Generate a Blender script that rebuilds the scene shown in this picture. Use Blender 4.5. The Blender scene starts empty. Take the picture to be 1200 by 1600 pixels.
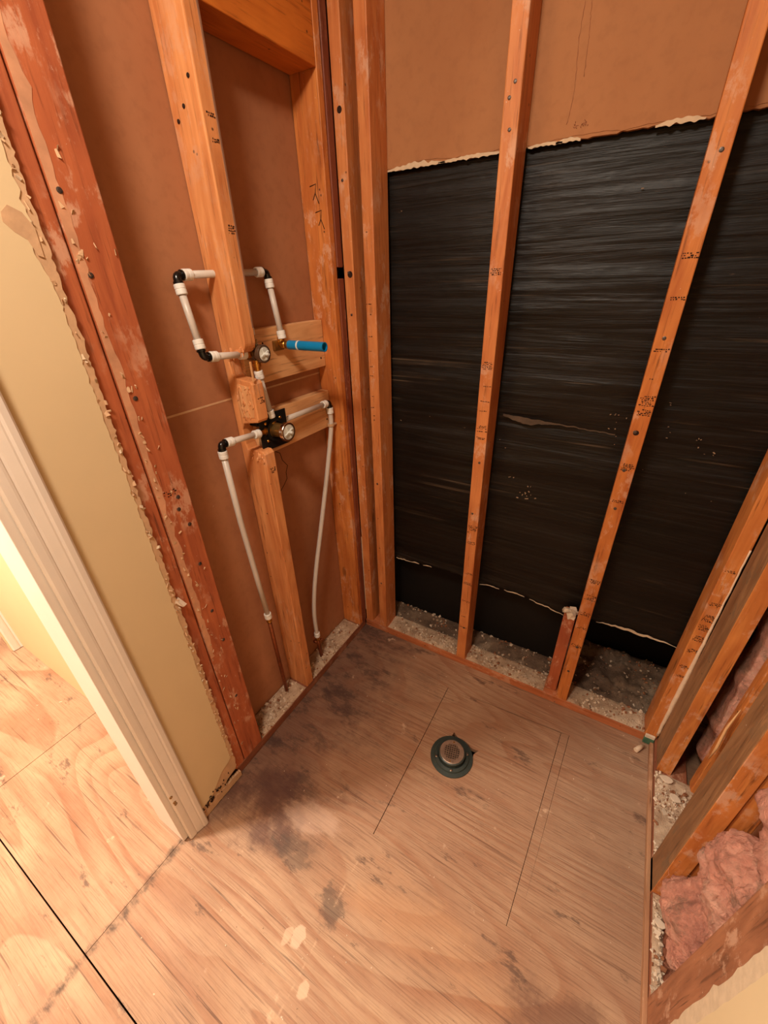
import bpy, bmesh, math, random
from mathutils import Vector, Matrix, noise

# ------------------------------------------------------------------ camera, light, exposure
S = bpy.context.scene
COL = S.collection
CAM_POS = (0.877, -1.231, 1.50)
YAW, PITCH, ROLL, FPX = math.radians(-31.38), math.radians(29.64), math.radians(-1.83), 639.75
fw = Vector((math.sin(YAW) * math.cos(PITCH), math.cos(YAW) * math.cos(PITCH), -math.sin(PITCH)))
rt = fw.cross(Vector((0, 0, 1))).normalized()
up = rt.cross(fw)
r2 = rt * math.cos(ROLL) + up * math.sin(ROLL)
u2 = up * math.cos(ROLL) - rt * math.sin(ROLL)
cd = bpy.data.cameras.new('camera')
cam = bpy.data.objects.new('camera', cd)
COL.objects.link(cam)
m3 = Matrix((r2, u2, -fw)).transposed()
cam.matrix_world = Matrix.Translation(CAM_POS) @ m3.to_4x4()
cd.sensor_fit = 'HORIZONTAL'
cd.sensor_width = 36.0
cd.lens = 36.0 * FPX / 1200.0
cd.clip_start = 0.02
S.camera = cam

S.view_settings.view_transform = 'Standard'
S.view_settings.look = 'None'
S.view_settings.gamma = 1.0
S.view_settings.use_curve_mapping = False
S.view_settings.exposure = 0.0

W = bpy.data.worlds.new('world')
S.world = W
W.use_nodes = True
W.node_tree.nodes['Background'].inputs[0].default_value = (1.0, 0.85, 0.7, 1)
W.node_tree.nodes['Background'].inputs[1].default_value = 0.05


def lamp(name, loc, energy, size, color, direction=(0, 0, -1), spread=math.pi):
    d = bpy.data.lights.new(name, 'AREA')
    d.shape = 'DISK'
    d.size = size
    d.energy = energy
    d.color = color
    d.spread = spread
    o = bpy.data.objects.new(name, d)
    COL.objects.link(o)
    o.location = loc
    o.rotation_euler = Vector(direction).to_track_quat('-Z', 'Y').to_euler()
    return o


lamp('ceiling_lamp', (0.50, -1.36, 2.40), 27, 0.26, (1.0, 0.86, 0.71), (-0.02, 0.45, -1))
lamp('hall_lamp', (-0.80, -1.80, 2.40), 90, 0.25, (1.0, 0.92, 0.80))

# ------------------------------------------------------------------ node helpers


def lin(c):
    return tuple(((v / 255) / 12.92 if v / 255 <= 0.04045 else ((v / 255 + 0.055) / 1.055) ** 2.4) for v in c[:3]) + (1.0,)


class G:
    def __init__(self, name, rough=0.6, spec=0.4):
        self.m = bpy.data.materials.new(name)
        self.m.use_nodes = True
        self.t = self.m.node_tree
        self.b = self.t.nodes['Principled BSDF']
        self.b.inputs['Roughness'].default_value = rough
        self.b.inputs['Specular IOR Level'].default_value = spec

    def put(self, sock, v):
        if hasattr(v, 'links'):
            self.t.links.new(v, sock)
        else:
            sock.default_value = v

    def n(self, kind, **kw):
        nd = self.t.nodes.new(kind)
        for k, v in kw.items():
            if k in ('operation', 'blend_type', 'data_type', 'feature', 'wave_type', 'bands_direction', 'noise_dimensions', 'clamp'):
                setattr(nd, k, v)
            else:
                self.put(nd.inputs[k.replace('_', ' ')], v)
        return nd

    def coord(self):
        return self.n('ShaderNodeTexCoord').outputs['Object']

    def rnd(self):
        oi = self.t.nodes.new('ShaderNodeObjectInfo')
        return oi.outputs['Random']

    def rcoord(self):
        v = self.n('ShaderNodeVectorMath', operation='SCALE', Scale=self.rnd())
        v.inputs[0].default_value = (37.1, 23.7, 51.3)
        a = self.n('ShaderNodeVectorMath', operation='ADD')
        self.put(a.inputs[0], self.coord())
        self.put(a.inputs[1], v.outputs[0])
        return a.outputs[0]

    def map(self, v, scale=(1, 1, 1), loc=(0, 0, 0), rot=(0, 0, 0)):
        return self.n('ShaderNodeMapping', Vector=v, Scale=scale, Location=loc, Rotation=rot).outputs[0]

    def noise(self, v, scale, detail=4, rough=0.55, dist=0.0):
        return self.n('ShaderNodeTexNoise', Vector=v, Scale=scale, Detail=detail, Roughness=rough, Distortion=dist).outputs[0]

    def ramp(self, f, stops):
        nd = self.t.nodes.new('ShaderNodeValToRGB')
        self.put(nd.inputs[0], f)
        cr = nd.color_ramp
        while len(cr.elements) < len(stops):
            cr.elements.new(0.5)
        for e, (p, c) in zip(cr.elements, stops):
            e.position = p
            e.color = c if not isinstance(c, (int, float)) else (c, c, c, 1)
        return nd.outputs[0]

    def math(self, op, a, b=0.0, clamp=False):
        nd = self.t.nodes.new('ShaderNodeMath')
        nd.operation = op
        nd.use_clamp = clamp
        self.put(nd.inputs[0], a)
        self.put(nd.inputs[1], b)
        return nd.outputs[0]

    def step(self, v, a, b):
        nd = self.t.nodes.new('ShaderNodeMapRange')
        nd.interpolation_type = 'SMOOTHSTEP'
        self.put(nd.inputs['Value'], v)
        nd.inputs['From Min'].default_value = a
        nd.inputs['From Max'].default_value = b
        return nd.outputs[0]

    def mix(self, f, a, b, mode='MIX'):
        nd = self.t.nodes.new('ShaderNodeMix')
        nd.data_type = 'RGBA'
        nd.blend_type = mode
        self.put(nd.inputs[0], f)
        self.put(nd.inputs[6], a)
        self.put(nd.inputs[7], b)
        return nd.outputs[2]

    def xyz(self, v):
        nd = self.n('ShaderNodeSeparateXYZ', Vector=v)
        return nd.outputs

    def bump(self, h, strength=0.3, dist=0.002):
        nd = self.n('ShaderNodeBump', Strength=strength, Distance=dist, Height=h)
        self.put(self.b.inputs['Normal'], nd.outputs[0])

    def color(self, c):
        self.put(self.b.inputs['Base Color'], c)
        return self.m


def plain(name, c, rough=0.5, spec=0.4, metal=0.0, var=0.12, scale=30, bump=0.0):
    g = G(name, rough, spec)
    g.b.inputs['Metallic'].default_value = metal
    v = g.coord()
    f = g.noise(v, scale, 5)
    a = lin([x * (1 - var) for x in c])
    b = lin([min(255, x * (1 + var)) for x in c])
    g.color(g.mix(f, a, b))
    if bump:
        g.bump(f, bump, 0.002)
    return g.m


def lumber(name, light, dark, axis='z', smear=0.3, knots=0.5, rough=0.55, smear_col=(214, 170, 140)):
    """sawn softwood: long grain, streaks, knots, plaster smears; axis is the direction of the grain"""
    g = G(name, rough, 0.35)
    v = g.rcoord()
    k = 'xyz'.index(axis)
    s1 = [1.0, 1.0, 1.0]
    s1[k] = 0.05
    s2 = [1.0, 1.0, 1.0]
    s2[k] = 0.12
    fine = g.noise(g.map(v, tuple(s1)), 160, 4, 0.6, 0.2)
    band = g.noise(g.map(v, tuple(s2)), 26, 3, 0.5, 1.6)
    broad = g.noise(v, 5, 3)
    col = g.ramp(band, [(0.28, lin(dark)), (0.5, lin([(a + b) / 2 for a, b in zip(light, dark)])), (0.72, lin(light))])
    col = g.mix(g.step(fine, 0.55, 0.75), col, lin([x * 0.72 for x in dark]))
    col = g.mix(g.math('MULTIPLY', g.step(broad, 0.45, 0.75), 0.35), col, lin([min(255, x * 1.12) for x in light]))
    if knots:
        sk = [9.0, 9.0, 9.0]
        sk[k] = 3.2
        vo = g.t.nodes.new('ShaderNodeTexVoronoi')
        g.put(vo.inputs['Vector'], g.map(v, tuple(sk)))
        vo.inputs['Scale'].default_value = 1.0
        kn = g.step(vo.outputs['Distance'], 0.115, 0.07)
        col = g.mix(g.math('MULTIPLY', kn, knots), col, lin([x * 0.36 for x in dark]))
        dots = g.t.nodes.new('ShaderNodeTexVoronoi')
        g.put(dots.inputs['Vector'], v)
        dots.inputs['Scale'].default_value = 26
        pick = g.step(g.xyz(dots.outputs['Color'])[0], 0.62, 0.66)
        col = g.mix(g.math('MULTIPLY', g.math('MULTIPLY', g.step(dots.outputs['Distance'], 0.10, 0.05), pick), 0.8), col, lin([40, 25, 18]))
    if smear:
        sm = g.noise(g.map(v, tuple([0.5 + 0.5 * x for x in s2])), 24, 8, 0.72)
        sm2 = g.noise(v, 7, 4)
        msk = g.math('MULTIPLY', g.step(sm, 0.51, 0.60), g.step(sm2, 0.42, 0.60))
        col = g.mix(g.math('MULTIPLY', msk, smear), col, lin(smear_col))
        fl = g.noise(v, 90, 5, 0.65)
        col = g.mix(g.math('MULTIPLY', g.step(fl, 0.70, 0.74), min(1, smear * 1.8)), col, lin([225, 205, 185]))
    g.bump(g.math('ADD', fine, g.math('MULTIPLY', band, 0.6)), 0.35, 0.0012)
    return g.color(col)


M = {}
M['stud_orange'] = lumber('stud_orange', (208, 134, 78), (178, 98, 50), smear=0.62)
M['stud_amber'] = lumber('stud_amber', (206, 128, 64), (172, 92, 42), smear=0.55)
M['stud_pale'] = lumber('stud_pale', (222, 152, 96), (192, 116, 66), smear=0.30)
M['stud_red'] = lumber('stud_red', (186, 104, 64), (154, 78, 48), smear=0.6, knots=0.25)
M['smear'] = plain('smear', (194, 140, 106), 0.7, 0.3, var=0.2, scale=25, bump=0.3)
M['gouge'] = lumber('gouge', (232, 176, 122), (190, 116, 66), smear=0.0, knots=0.0)
M['wane'] = plain('wane', (142, 104, 82), 0.8, 0.2, var=0.15, scale=20)
M['stud_darkred'] = lumber('stud_darkred', (132, 70, 46), (104, 50, 32), smear=0.2, knots=0.0)
M['stud_brown'] = lumber('stud_brown', (172, 114, 80), (132, 82, 56), smear=0.6, knots=0.3)
M['stud_dirty'] = lumber('stud_dirty', (156, 112, 74), (112, 74, 46), smear=0.85, knots=0.3, smear_col=(120, 92, 66))
M['block_pine'] = lumber('block_pine', (228, 178, 126), (206, 148, 98), axis='y', smear=0.0, knots=0.0)
M['block_orange'] = lumber('block_orange', (206, 120, 44), (176, 90, 28), axis='y', smear=0.0, knots=0.3)
M['plate_y'] = lumber('plate_y', (150, 92, 64), (116, 64, 44), axis='y', smear=0.4, knots=0.2)
M['edging'] = lumber('edging', (186, 140, 104), (150, 102, 72), axis='y', smear=0.6, knots=0.0)
M['plate_x'] = lumber('plate_x', (196, 120, 76), (160, 86, 50), axis='x', smear=0.5, knots=0.2)


def board_paper(name, light, dark):
    g = G(name, 0.75, 0.25)
    v = g.coord()
    a = g.noise(v, 2.2, 4)
    b = g.noise(v, 40, 6, 0.6)
    c = g.noise(g.map(v, (1, 1, 0.35)), 6, 5, 0.6)
    col = g.ramp(a, [(0.3, lin(dark)), (0.7, lin(light))])
    col = g.mix(g.math('MULTIPLY', g.step(b, 0.45, 0.7), 0.18), col, lin([x * 0.8 for x in dark]))
    col = g.mix(g.math('MULTIPLY', g.step(c, 0.6, 0.75), 0.25), col, lin([min(255, x * 1.15) for x in light]))
    fl = g.noise(v, 55, 5, 0.6)
    col = g.mix(g.math('MULTIPLY', g.step(fl, 0.735, 0.76), 0.6), col, lin((215, 190, 165)))
    g.bump(b, 0.12, 0.001)
    return g.color(col)


M['paper_brown'] = board_paper('paper_brown', (176, 120, 84), (154, 100, 68))
M['paper_tan'] = board_paper('paper_tan', (176, 122, 80), (158, 104, 66))
M['gypsum'] = plain('gypsum', (204, 180, 150), 0.85, 0.2, var=0.1, scale=60, bump=0.5)
M['torn_paper'] = plain('torn_paper', (196, 158, 122), 0.85, 0.2, var=0.12, scale=45, bump=0.6)
M['paint_cream'] = plain('paint_cream', (216, 192, 152), 0.55, 0.35, var=0.02, scale=6, bump=0.05)
M['trim_white'] = plain('trim_white', (226, 214, 202), 0.35, 0.5, var=0.03, scale=12)
M['ceiling_white'] = plain('ceiling_white', (228, 214, 196), 0.8, 0.2, var=0.02)
M['dark_void'] = plain('dark_void', (34, 30, 27), 0.9, 0.1, var=0.2)
M['pex'] = plain('pex', (200, 188, 176), 0.35, 0.5, var=0.03, scale=50)
M['pex'].node_tree.nodes['Principled BSDF'].inputs['Subsurface Weight'].default_value = 0.25
M['pex'].node_tree.nodes['Principled BSDF'].inputs['Subsurface Radius'].default_value = (0.006, 0.005, 0.004)
M['sleeve'] = plain('sleeve', (226, 222, 214), 0.4, 0.5, var=0.03)
M['black_plastic'] = plain('black_plastic', (18, 17, 16), 0.22, 0.5, var=0.2)
M['black_matte'] = plain('black_matte', (16, 14, 13), 0.6, 0.3, var=0.3)
M['brass'] = plain('brass', (196, 146, 72), 0.32, 0.5, metal=1.0, var=0.15)
M['brass_dull'] = plain('brass_dull', (150, 116, 66), 0.42, 0.5, metal=0.9, var=0.25, scale=60)
M['chrome'] = plain('chrome', (200, 190, 178), 0.16, 0.5, metal=1.0, var=0.08)
M['smoke_plastic'] = plain('smoke_plastic', (78, 58, 44), 0.2, 0.5, var=0.2)
M['cap_white'] = plain('cap_white', (206, 206, 198), 0.3, 0.5, var=0.08)
M['blue_pex'] = plain('blue_pex', (6, 122, 176), 0.35, 0.5, var=0.05)
M['copper'] = plain('copper', (126, 66, 36), 0.45, 0.5, metal=0.6, var=0.3, scale=60)
M['abs_dark'] = plain('abs_dark', (52, 60, 56), 0.42, 0.45, var=0.22, scale=60, bump=0.2)
M['strainer'] = plain('strainer', (158, 132, 114), 0.38, 0.5, metal=0.55, var=0.25, scale=90)
M['ink'] = plain('ink', (46, 28, 20), 0.8, 0.2, var=0.2)
M['nail'] = plain('nail', (92, 84, 80), 0.4, 0.5, metal=0.8, var=0.3)
M['caulk'] = plain('caulk', (214, 184, 154), 0.55, 0.4, var=0.1, scale=40, bump=0.4)
M['chip_white'] = plain('chip_white', (208, 186, 162), 0.85, 0.2, var=0.12)
M['chip_grey'] = plain('chip_grey', (160, 132, 108), 0.9, 0.2, var=0.2)
M['chip_brown'] = plain('chip_brown', (140, 92, 64), 0.9, 0.2, var=0.25)
M['lap'] = plain('lap', (78, 64, 52), 0.6, 0.3, var=0.35, scale=40, bump=0.4)
M['chip_tan'] = plain('chip_tan', (150, 124, 98), 0.85, 0.2, var=0.2)
M['shim_green'] = plain('shim_green', (64, 100, 78), 0.4, 0.5, var=0.25)
M['splinter'] = plain('splinter', (214, 160, 108), 0.7, 0.3, var=0.1)


def dust_mat():
    g = G('plaster_dust', 0.95, 0.1)
    v = g.coord()
    a = g.noise(v, 14, 6, 0.65)
    b = g.noise(v, 70, 6, 0.7)
    col = g.ramp(a, [(0.3, lin((150, 118, 94))), (0.55, lin((196, 168, 140))), (0.75, lin((216, 192, 166)))])
    col = g.mix(g.math('MULTIPLY', g.step(b, 0.56, 0.66), 0.7), col, lin((112, 78, 56)))
    g.bump(b, 0.9, 0.006)
    return g.color(col)


def grime_mat():
    g = G('cavity_grime', 0.85, 0.25)  # darker tones of the plaster dust, for debris in the cavities
    v = g.coord()
    a = g.noise(v, 11, 6, 0.65)
    b = g.noise(v, 60, 6, 0.7)
    col = g.ramp(a, [(0.3, lin((78, 58, 46))), (0.6, lin((120, 98, 80))), (0.78, lin((168, 146, 124)))])
    col = g.mix(g.math('MULTIPLY', g.step(b, 0.58, 0.66), 0.7), col, lin((46, 34, 28)))
    g.bump(b, 0.9, 0.006)
    return g.color(col)


M['dust'] = dust_mat()
M['grime'] = grime_mat()  # darker tones of the plaster dust, for the cavity debris


def felt_mat():
    g = G('black_felt', 0.5, 0.26)
    v = g.coord()
    st = g.noise(g.map(v, (1.6, 1, 46)), 1.6, 6, 0.62, 0.3)
    big = g.noise(g.map(v, (1.1, 1, 6)), 2.0, 4, 0.55, 0.4)
    grit = g.noise(v, 120, 4, 0.6)
    col = g.ramp(big, [(0.35, lin((15, 12, 9))), (0.65, lin((24, 18, 14)))])
    fl = g.noise(g.map(v, (1, 1, 1.6)), 17, 6, 0.68)
    patch = g.noise(v, 3.0, 2)
    x, y, z = g.xyz(v)
    col = g.mix(g.math('MULTIPLY', g.step(fl, 0.67, 0.73), g.step(patch, 0.52, 0.66)), col, lin((150, 120, 92)))
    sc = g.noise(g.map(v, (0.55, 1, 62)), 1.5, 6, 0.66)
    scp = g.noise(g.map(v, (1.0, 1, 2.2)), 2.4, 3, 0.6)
    col = g.mix(g.math('MULTIPLY', g.math('MULTIPLY', g.step(sc, 0.55, 0.70), g.step(scp, 0.46, 0.62)), 0.75), col, lin((98, 82, 66)))  # pale streaks: the paper's sheen painted into its base colour
    g.put(g.b.inputs['Roughness'], g.ramp(st, [(0.35, 0.52), (0.7, 0.36)]))
    msk = g.ramp(g.noise(g.map(v, (1.4, 1, 3.2)), 1.7, 4, 0.6), [(0.42, 0.05), (0.66, 1.0)])
    st2 = g.noise(g.map(v, (1.0, 1, 24)), 1.5, 5, 0.6, 0.5)
    h = g.math('ADD', g.math('MULTIPLY', st, g.math('MULTIPLY', msk, 1.5)), g.math('ADD', g.math('MULTIPLY', st2, 1.6), g.math('MULTIPLY', grit, 0.04)))
    g.bump(h, 0.45, 0.007)
    return g.color(col)


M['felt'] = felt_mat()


def ply_mat():
    g = G('plywood', 0.6, 0.3)
    v = g.coord()
    x, y, z = g.xyz(v)
    mul = lambda a, b: g.math('MULTIPLY', a, b)

    def blob(cx, cy, rx, ry, soft, wv):
        """1 inside a ragged spot of the sheet, 0 outside"""
        dx = mul(g.math('SUBTRACT', x, cx), 1 / rx)
        dy = mul(g.math('SUBTRACT', y, cy), 1 / ry)
        d = g.math('ADD', mul(dx, dx), mul(dy, dy))
        d = g.math('ADD', d, mul(g.math('SUBTRACT', wv, 0.5), 9.0))
        return g.step(d, 1.0 + soft, 1.0 - soft)

    fine = g.noise(g.map(v, (0.026, 1, 1)), 290, 5, 0.65, 0.3)
    crack = g.noise(g.map(v, (0.02, 1, 1)), 95, 3, 0.6)
    band = g.noise(g.map(v, (0.14, 1, 1)), 12, 4, 0.6, 1.0)
    broad = g.noise(v, 2.4, 6, 0.65)
    med = g.noise(g.map(v, (0.5, 1, 1)), 7, 6, 0.68)
    # growth rings: contour lines of a long slow noise field
    field = g.noise(g.map(v, (0.22, 1, 1)), 2.3, 2, 0.45, 0.5)
    rings = g.math('FRACT', g.math('ADD', mul(field, 26.0), mul(y, 11.0)))
    late = mul(g.step(rings, 0.35, 0.9), g.step(rings, 1.0, 0.93))
    col = g.ramp(broad, [(0.3, lin((162, 124, 96))), (0.5, lin((178, 140, 110))), (0.7, lin((194, 158, 126)))])
    col = g.mix(mul(late, g.ramp(med, [(0.35, 0.2), (0.65, 0.7)])), col, lin((150, 96, 66)))
    col = g.mix(mul(g.step(band, 0.5, 0.7), 0.34), col, lin((146, 98, 74)))
    col = g.mix(mul(g.step(fine, 0.47, 0.64), g.math('ADD', 0.30, mul(mul(g.step(y, -1.1, -0.7), g.step(x, -0.1, 0.0)), 0.30))), col, lin((104, 68, 50)))
    col = g.mix(mul(g.step(crack, 0.61, 0.68), 0.6), col, lin((78, 50, 38)))
    wob = g.noise(v, 4.2, 7, 0.68)
    wob2 = g.noise(g.map(v, (0.42, 1, 1)), 10, 7, 0.72)
    wob3 = g.noise(g.map(v, (0.6, 1, 1)), 28, 6, 0.7)
    inb = mul(g.step(y, -1.02, -0.74), g.step(x, -0.25, -0.02))
    # uneven brown mixed over the shower bay
    col = g.mix(mul(inb, g.ramp(wob, [(0.34, 0.10), (0.62, 0.50)])), col, lin((150, 108, 82)))
    # water stain spreading from the left plate and the back left corner
    lf = g.step(g.math('ADD', x, mul(wob, 1.0)), 1.02, 0.52)
    st1 = mul(inb, lf)
    col = g.mix(mul(st1, 0.72), col, lin((98, 66, 54)))
    col = g.mix(mul(mul(st1, g.step(g.math('ADD', mul(wob2, 0.6), mul(wob3, 0.4)), 0.47, 0.58)), 0.75), col, lin((62, 44, 40)))
    col = g.mix(mul(mul(st1, g.step(wob3, 0.60, 0.70)), 0.5), col, lin((148, 118, 98)))
    # grey band along the right plate
    rg = mul(g.step(x, 0.86, 1.15), g.step(y, -1.0, -0.4))
    col = g.mix(mul(rg, g.ramp(wob2, [(0.3, 0.15), (0.7, 0.5)])), col, lin((138, 112, 92)))
    # painted wall shadow, then darker worn patches, one after the other
    col = g.mix(mul(blob(0.12, -0.87, 0.13, 0.10, .9, wob), 0.75), col, lin((84, 54, 46)))  # shadow the wall casts beside the door casing, put into the colour
    col = g.mix(mul(blob(0.31, -0.90, 0.06, 0.035, .9, wob3), 0.5), col, lin((74, 62, 54)))
    col = g.mix(mul(blob(0.49, -0.94, 0.035, 0.04, .9, wob3), 0.6), col, lin((70, 60, 54)))
    col = g.mix(mul(blob(1.06, -0.86, 0.17, 0.07, .8, wob), 0.65), col, lin((104, 70, 56)))
    col = g.mix(mul(blob(0.72, -0.86, 0.24, 0.06, 1.0, wob2), 0.28), col, lin((204, 152, 108)))
    col = g.mix(mul(blob(0.30, -0.80, 0.08, 0.04, 1.0, wob2), 0.35), col, lin((206, 172, 148)))
    col = g.mix(mul(blob(0.452, -1.035, 0.014, 0.022, .3, wob2), 0.8), col, lin((212, 176, 148)))
    col = g.mix(mul(blob(0.425, -1.05, 0.009, 0.018, .3, wob2), 0.7), col, lin((208, 172, 142)))
    col = g.mix(mul(blob(0.524, -1.10, 0.012, 0.016, .3, wob2), 0.8), col, lin((210, 174, 144)))
    # scratch running towards the room
    sx = g.math('ABSOLUTE', g.math('ADD', g.math('SUBTRACT', x, 0.498), mul(g.math('SUBTRACT', wob, 0.5), 0.012)))
    col = g.mix(mul(mul(g.step(sx, 0.004, 0.001), g.step(y, -0.80, -0.83)), mul(mul(g.step(y, -1.3, -1.2), g.step(wob3, 0.48, 0.60)), 0.35)), col, lin((214, 178, 144)))
    # dirty line under the old threshold
    thr = g.math('ABSOLUTE', g.math('ADD', x, mul(g.math('SUBTRACT', wob2, 0.5), 0.09)))
    thm = mul(g.step(thr, 0.020, 0.002), g.step(y, -0.95, -1.02))
    col = g.mix(mul(thm, g.ramp(wob3, [(0.40, 0.0), (0.58, 0.9)])), col, lin((88, 68, 54)))
    # scattered dark scuffs and pale plaster flecks
    sc = g.noise(g.map(v, (0.35, 1, 1)), 13, 8, 0.72)
    col = g.mix(mul(g.step(sc, 0.585, 0.66), 0.7), col, lin((84, 62, 52)))
    fl = g.noise(v, 46, 5, 0.62)
    col = g.mix(mul(g.step(fl, 0.69, 0.73), 0.75), col, lin((226, 200, 172)))
    pl = g.noise(v, 9, 5, 0.6)
    col = g.mix(mul(g.step(pl, 0.66, 0.72), 0.5), col, lin((222, 186, 154)))
    g.put(g.b.inputs['Roughness'], g.ramp(wob2, [(0.3, 0.5), (0.7, 0.72)]))
    g.bump(g.math('ADD', fine, g.math('ADD', mul(wob2, 0.5), mul(crack, -0.6))), 0.5, 0.0018)
    return g.color(col)


M['ply'] = ply_mat()


def pink_mat():
    g = G('pink_fibreglass', 0.95, 0.1)
    v = g.coord()
    a = g.noise(v, 7, 6, 0.65)
    b = g.noise(v, 60, 8, 0.75, 1.2)
    col = g.ramp(a, [(0.30, lin((170, 112, 96))), (0.46, lin((222, 152, 128))), (0.70, lin((238, 188, 162)))])
    d = g.noise(v, 12, 6, 0.7)
    col = g.mix(g.math('MULTIPLY', g.step(d, 0.52, 0.66), 0.65), col, lin((142, 112, 92)))
    col = g.mix(g.math('MULTIPLY', g.step(b, 0.55, 0.7), 0.3), col, lin((236, 178, 156)))
    g.b.inputs['Subsurface Weight'].default_value = 0.15
    g.b.inputs['Subsurface Radius'].default_value = (0.03, 0.012, 0.01)
    g.bump(g.math('ADD', b, g.noise(v, 18, 6, 0.7)), 1.0, 0.012)
    return g.color(col)


M['pink'] = pink_mat()

# ------------------------------------------------------------------ mesh helpers


class MB:
    """collects shapes in world coordinates; build() links them as ONE object with its origin at o"""

    def __init__(self):
        self.bm = bmesh.new()

    def box(self, x0, x1, y0, y1, z0, z1, bev=0.0, mi=0):
        vs = [self.bm.verts.new((x, y, z)) for z in (z0, z1) for y in (y0, y1) for x in (x0, x1)]
        idx = [(0, 2, 3, 1), (4, 5, 7, 6), (0, 1, 5, 4), (1, 3, 7, 5), (3, 2, 6, 7), (2, 0, 4, 6)]
        fs = [self.bm.faces.new([vs[i] for i in f]) for f in idx]
        for f in fs:
            f.material_index = mi
        if bev:
            es = list({e for f in fs for e in f.edges})
            bmesh.ops.bevel(self.bm, geom=es, offset=bev, segments=2, affect='EDGES', profile=0.5)
        return self

    def prism(self, poly, axis, a, b, mi=0, bev=0.0):
        """poly: 2D points in the plane of the other two axes (in xyz order), extruded from a to b along axis"""
        k = 'xyz'.index(axis)

        def p3(p, t):
            q = list(p)
            q.insert(k, t)
            return q
        va = [self.bm.verts.new(p3(p, a)) for p in poly]
        vb = [self.bm.verts.new(p3(p, b)) for p in poly]
        fs = [self.bm.faces.new(va), self.bm.faces.new(vb)]
        n = len(poly)
        for i in range(n):
            fs.append(self.bm.faces.new([va[i], va[(i + 1) % n], vb[(i + 1) % n], vb[i]]))
        for f in fs:
            f.material_index = mi
        bmesh.ops.recalc_face_normals(self.bm, faces=fs)
        caps = fs[:2]
        if bev:
            es = list({e for f in caps for e in f.edges})
            bmesh.ops.bevel(self.bm, geom=es, offset=bev, segments=2, affect='EDGES', profile=0.5)
        else:
            bmesh.ops.triangulate(self.bm, faces=caps)
        return self

    def tube(self, pts, r, seg=14, caps=True, mi=0, radii=None):
        pts = [Vector(p) for p in pts]
        t0 = (pts[1] - pts[0]).normalized()
        ref = Vector((0, 0, 1)) if abs(t0.z) < 0.9 else Vector((1, 0, 0))
        nrm = t0.cross(ref).normalized()
        rings = []
        for i, p in enumerate(pts):
            t = (pts[min(i + 1, len(pts) - 1)] - pts[max(i - 1, 0)]).normalized()
            nrm = (nrm - t * nrm.dot(t)).normalized()
            bi = t.cross(nrm)
            rr = radii[i] if radii else r
            rings.append([self.bm.verts.new(p + (nrm * math.cos(2 * math.pi * k / seg) + bi * math.sin(2 * math.pi * k / seg)) * rr) for k in range(seg)])
        for a, b in zip(rings, rings[1:]):
            for k in range(seg):
                f = self.bm.faces.new([a[k], a[(k + 1) % seg], b[(k + 1) % seg], b[k]])
                f.smooth = True
                f.material_index = mi
        if caps:
            f = self.bm.faces.new(rings[0][::-1])
            f.material_index = mi
            f = self.bm.faces.new(rings[-1])
            f.material_index = mi
        return self

    def lathe(self, prof, org, axis=(0, 0, 1), seg=40, mi=0):
        """prof: (radius, height) pairs along axis from org; hard-edged solid of revolution"""
        org = Vector(org)
        t = Vector(axis).normalized()
        ref = Vector((0, 0, 1)) if abs(t.z) < 0.9 else Vector((1, 0, 0))
        n = t.cross(ref).normalized()
        b = t.cross(n)
        rings = []
        for r, h in prof:
            if r < 1e-6:
                rings.append([self.bm.verts.new(org + t * h)])
            else:
                rings.append([self.bm.verts.new(org + t * h + (n * math.cos(2 * math.pi * k / seg) + b * math.sin(2 * math.pi * k / seg)) * r) for k in range(seg)])
        for a, c in zip(rings, rings[1:]):
            for k in range(seg):
                k2 = (k + 1) % seg
                if len(a) == 1 and len(c) == 1:
                    continue
                if len(a) == 1:
                    vs = [a[0], c[k2], c[k]]
                elif len(c) == 1:
                    vs = [a[k], a[k2], c[0]]
                else:
                    vs = [a[k], a[k2], c[k2], c[k]]
                f = self.bm.faces.new(vs)
                f.material_index = mi
        return self

    def sphere(self, c, r, scale=(1, 1, 1), sub=2, mi=0):
        res = bmesh.ops.create_icosphere(self.bm, subdivisions=sub, radius=r)
        for v in res['verts']:
            v.co = Vector(c) + Vector((v.co.x * scale[0], v.co.y * scale[1], v.co.z * scale[2]))
        for f in {f for v in res['verts'] for f in v.link_faces}:
            f.smooth = True
            f.material_index = mi
        return self

    def chip(self, c, sx, sy, sz, rng, mi=0):
        rot = Matrix.Rotation(rng.uniform(0, 6.28), 3, 'Z') @ Matrix.Rotation(rng.uniform(-.7, .7), 3, 'X') @ Matrix.Rotation(rng.uniform(-.7, .7), 3, 'Y')
        vs = []
        for z in (-1, 1):
            for y in (-1, 1):
                for x in (-1, 1):
                    p = Vector((x * sx * rng.uniform(.4, 1), y * sy * rng.uniform(.4, 1), z * sz * rng.uniform(.5, 1))) * 0.5
                    vs.append(self.bm.verts.new(Vector(c) + rot @ p))
        for f in [(0, 2, 3, 1), (4, 5, 7, 6), (0, 1, 5, 4), (1, 3, 7, 5), (3, 2, 6, 7), (2, 0, 4, 6)]:
            self.bm.faces.new([vs[i] for i in f]).material_index = mi
        return self

    def build(self, name, mats, parent=None, o=None, normals=False):
        if not isinstance(mats, (list, tuple)):
            mats = [mats]
        me = bpy.data.meshes.new(name)
        if normals:
            bmesh.ops.recalc_face_normals(self.bm, faces=self.bm.faces)
        if o is None:
            if parent is not None:
                o = parent.matrix_world.translation if parent.parent is None else parent.matrix_world.translation
                o = WORLD.get(parent.name, Vector((0, 0, 0)))
            else:
                vs = [v.co for v in self.bm.verts]
                o = Vector(((min(v.x for v in vs) + max(v.x for v in vs)) / 2, (min(v.y for v in vs) + max(v.y for v in vs)) / 2, min(v.z for v in vs)))
        o = Vector(o)
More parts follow.
